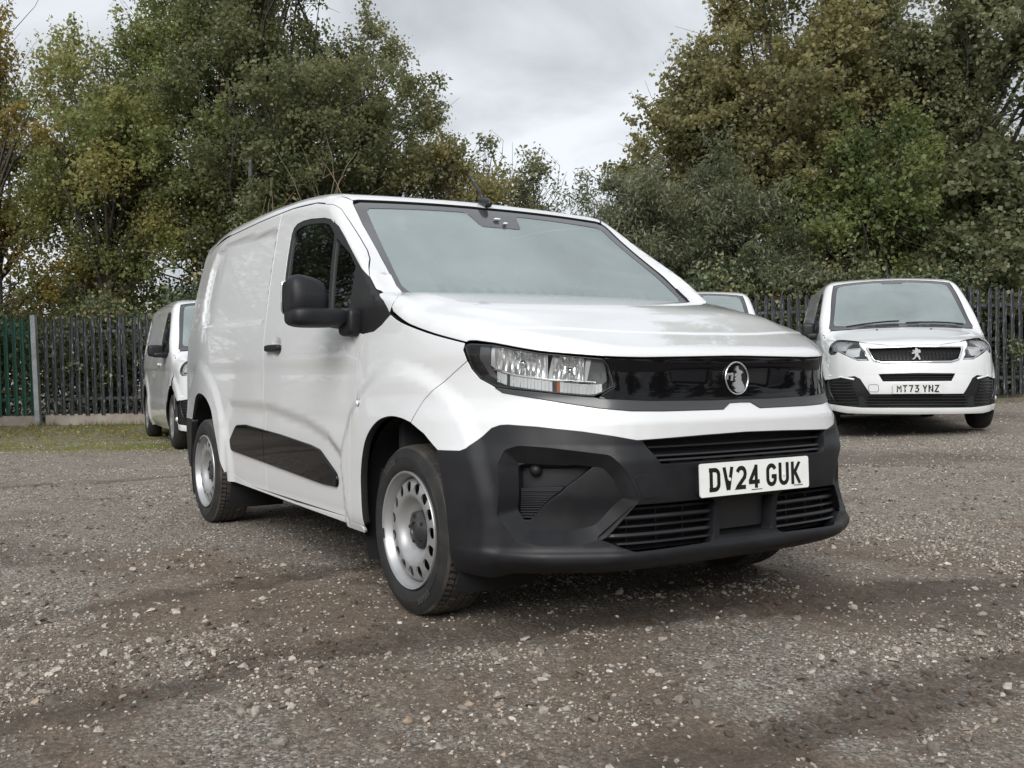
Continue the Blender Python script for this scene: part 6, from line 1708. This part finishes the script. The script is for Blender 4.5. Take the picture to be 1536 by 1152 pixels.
    mb = MB(); mb.add(*superbox((-.36, 0, 1.10), (.52, 1.56, .20), .35, 32, 14)); mb.build("dashboard", M["cabin"], root, True)
    for sy in (-.4, .35):
        mb = MB(); mb.add(*superbox((-1.32, sy, 1.08), (.16, .55, .70), .5, 24, 14)); mb.add(*superbox((-1.36, sy, 1.50), (.1, .26, .17), .6, 20, 12)); mb.build("seat", M["seat"], root, True)
    return root


def slat_on(F_, parent, y0, y1, z, dz, off, name="grille_slat", n=11):
    ys = np.linspace(y0, y1, n); P = F_.surf('F', np.stack([ys, np.full(n, z)], 1), off, False)[0]
    return MB().tube([tuple(p) for p in P], dz * .6, 4).build(name, M["rubber_gap_shade"], parent)


def bar_on(F_, parent, y, z0, z1, w, off):
    P = F_.surf('F', np.array([[y, z0], [y, (z0 + z1) / 2], [y, z1]]), off, False)[0]
    return MB().tube([tuple(p) for p in P], w * .6, 4).build("grille_rib", M["rubber_gap_shade"], parent)


def place_mid(label, r, d, head, z, **kw):
    """head: angle of the nose off the line of sight, towards the right of the yard"""
    x, y = yard(r, d); fr, fd = math.sin(math.radians(head)), -math.cos(math.radians(head)); vx = YR * fr + YD * fd
    rz = math.atan2(vx[1], vx[0]); x -= vx[0] * .9; y -= vx[1] * .9
    if kw.get("copy"):
        c = copy_tree(kw["copy"]); c.location = (x, y, z); c.rotation_euler = (0, 0, rz); c["label"] = label; return c
    return mid_van(label, x, y, z, rz, kw.get("text"), rear_trim=kw.get("rear_trim", False))


v1 = place_mid("white van facing the camera on the right, with number plate and chrome edged grille", 4.45, 10.8, -12, .19, text="MT73YNZ")
v2 = place_mid("white van almost hidden behind the bonnet, only its roof and windscreen showing", 2.42, 12.9, -10, .12, copy=v1)
v2.scale = (1, 1, 1.05)
for ch in list(v2.children):
    if ch.name.startswith("number_plate"):
        for c in list(ch.children): bpy.data.objects.remove(c)
v3 = place_mid("white van with a big black mirror, side on, behind the large van's rear wheel", -3.36, 12.9, 26.5, -.09, copy=v1)
v3.scale = (1.0, 1.0, 1.13)
for ch in list(v3.children):
    if ch.name.startswith("number_plate"):
        for c in list(ch.children): bpy.data.objects.remove(c)
        bpy.data.objects.remove(ch)
for o in [c for d_ in v3.children for c in d_.children if c.name.startswith("door_mirror")]:
    o.data = o.data.copy(); co = np.empty(len(o.data.vertices) * 3, np.float32); o.data.vertices.foreach_get("co", co); co = co.reshape(-1, 3)
    sg = np.sign(co[:, 1].mean()); co[:, 1] = sg * (.93 + (np.abs(co[:, 1]) - .93) * 1.35); co[:, 2] = 1.16 + (co[:, 2] - 1.16) * .72; o.data.vertices.foreach_set("co", co.ravel()); o.data.update()
for r, d, hd, lb in ((13.5, -1.5, 75, "white van parked beyond the camera, reflected left of the badge"), (14.5, 3.2, 105, "white van parked out of frame on the right, reflected in the grille")):
    c = place_mid(lb, r, d, hd, 0, copy=v1)
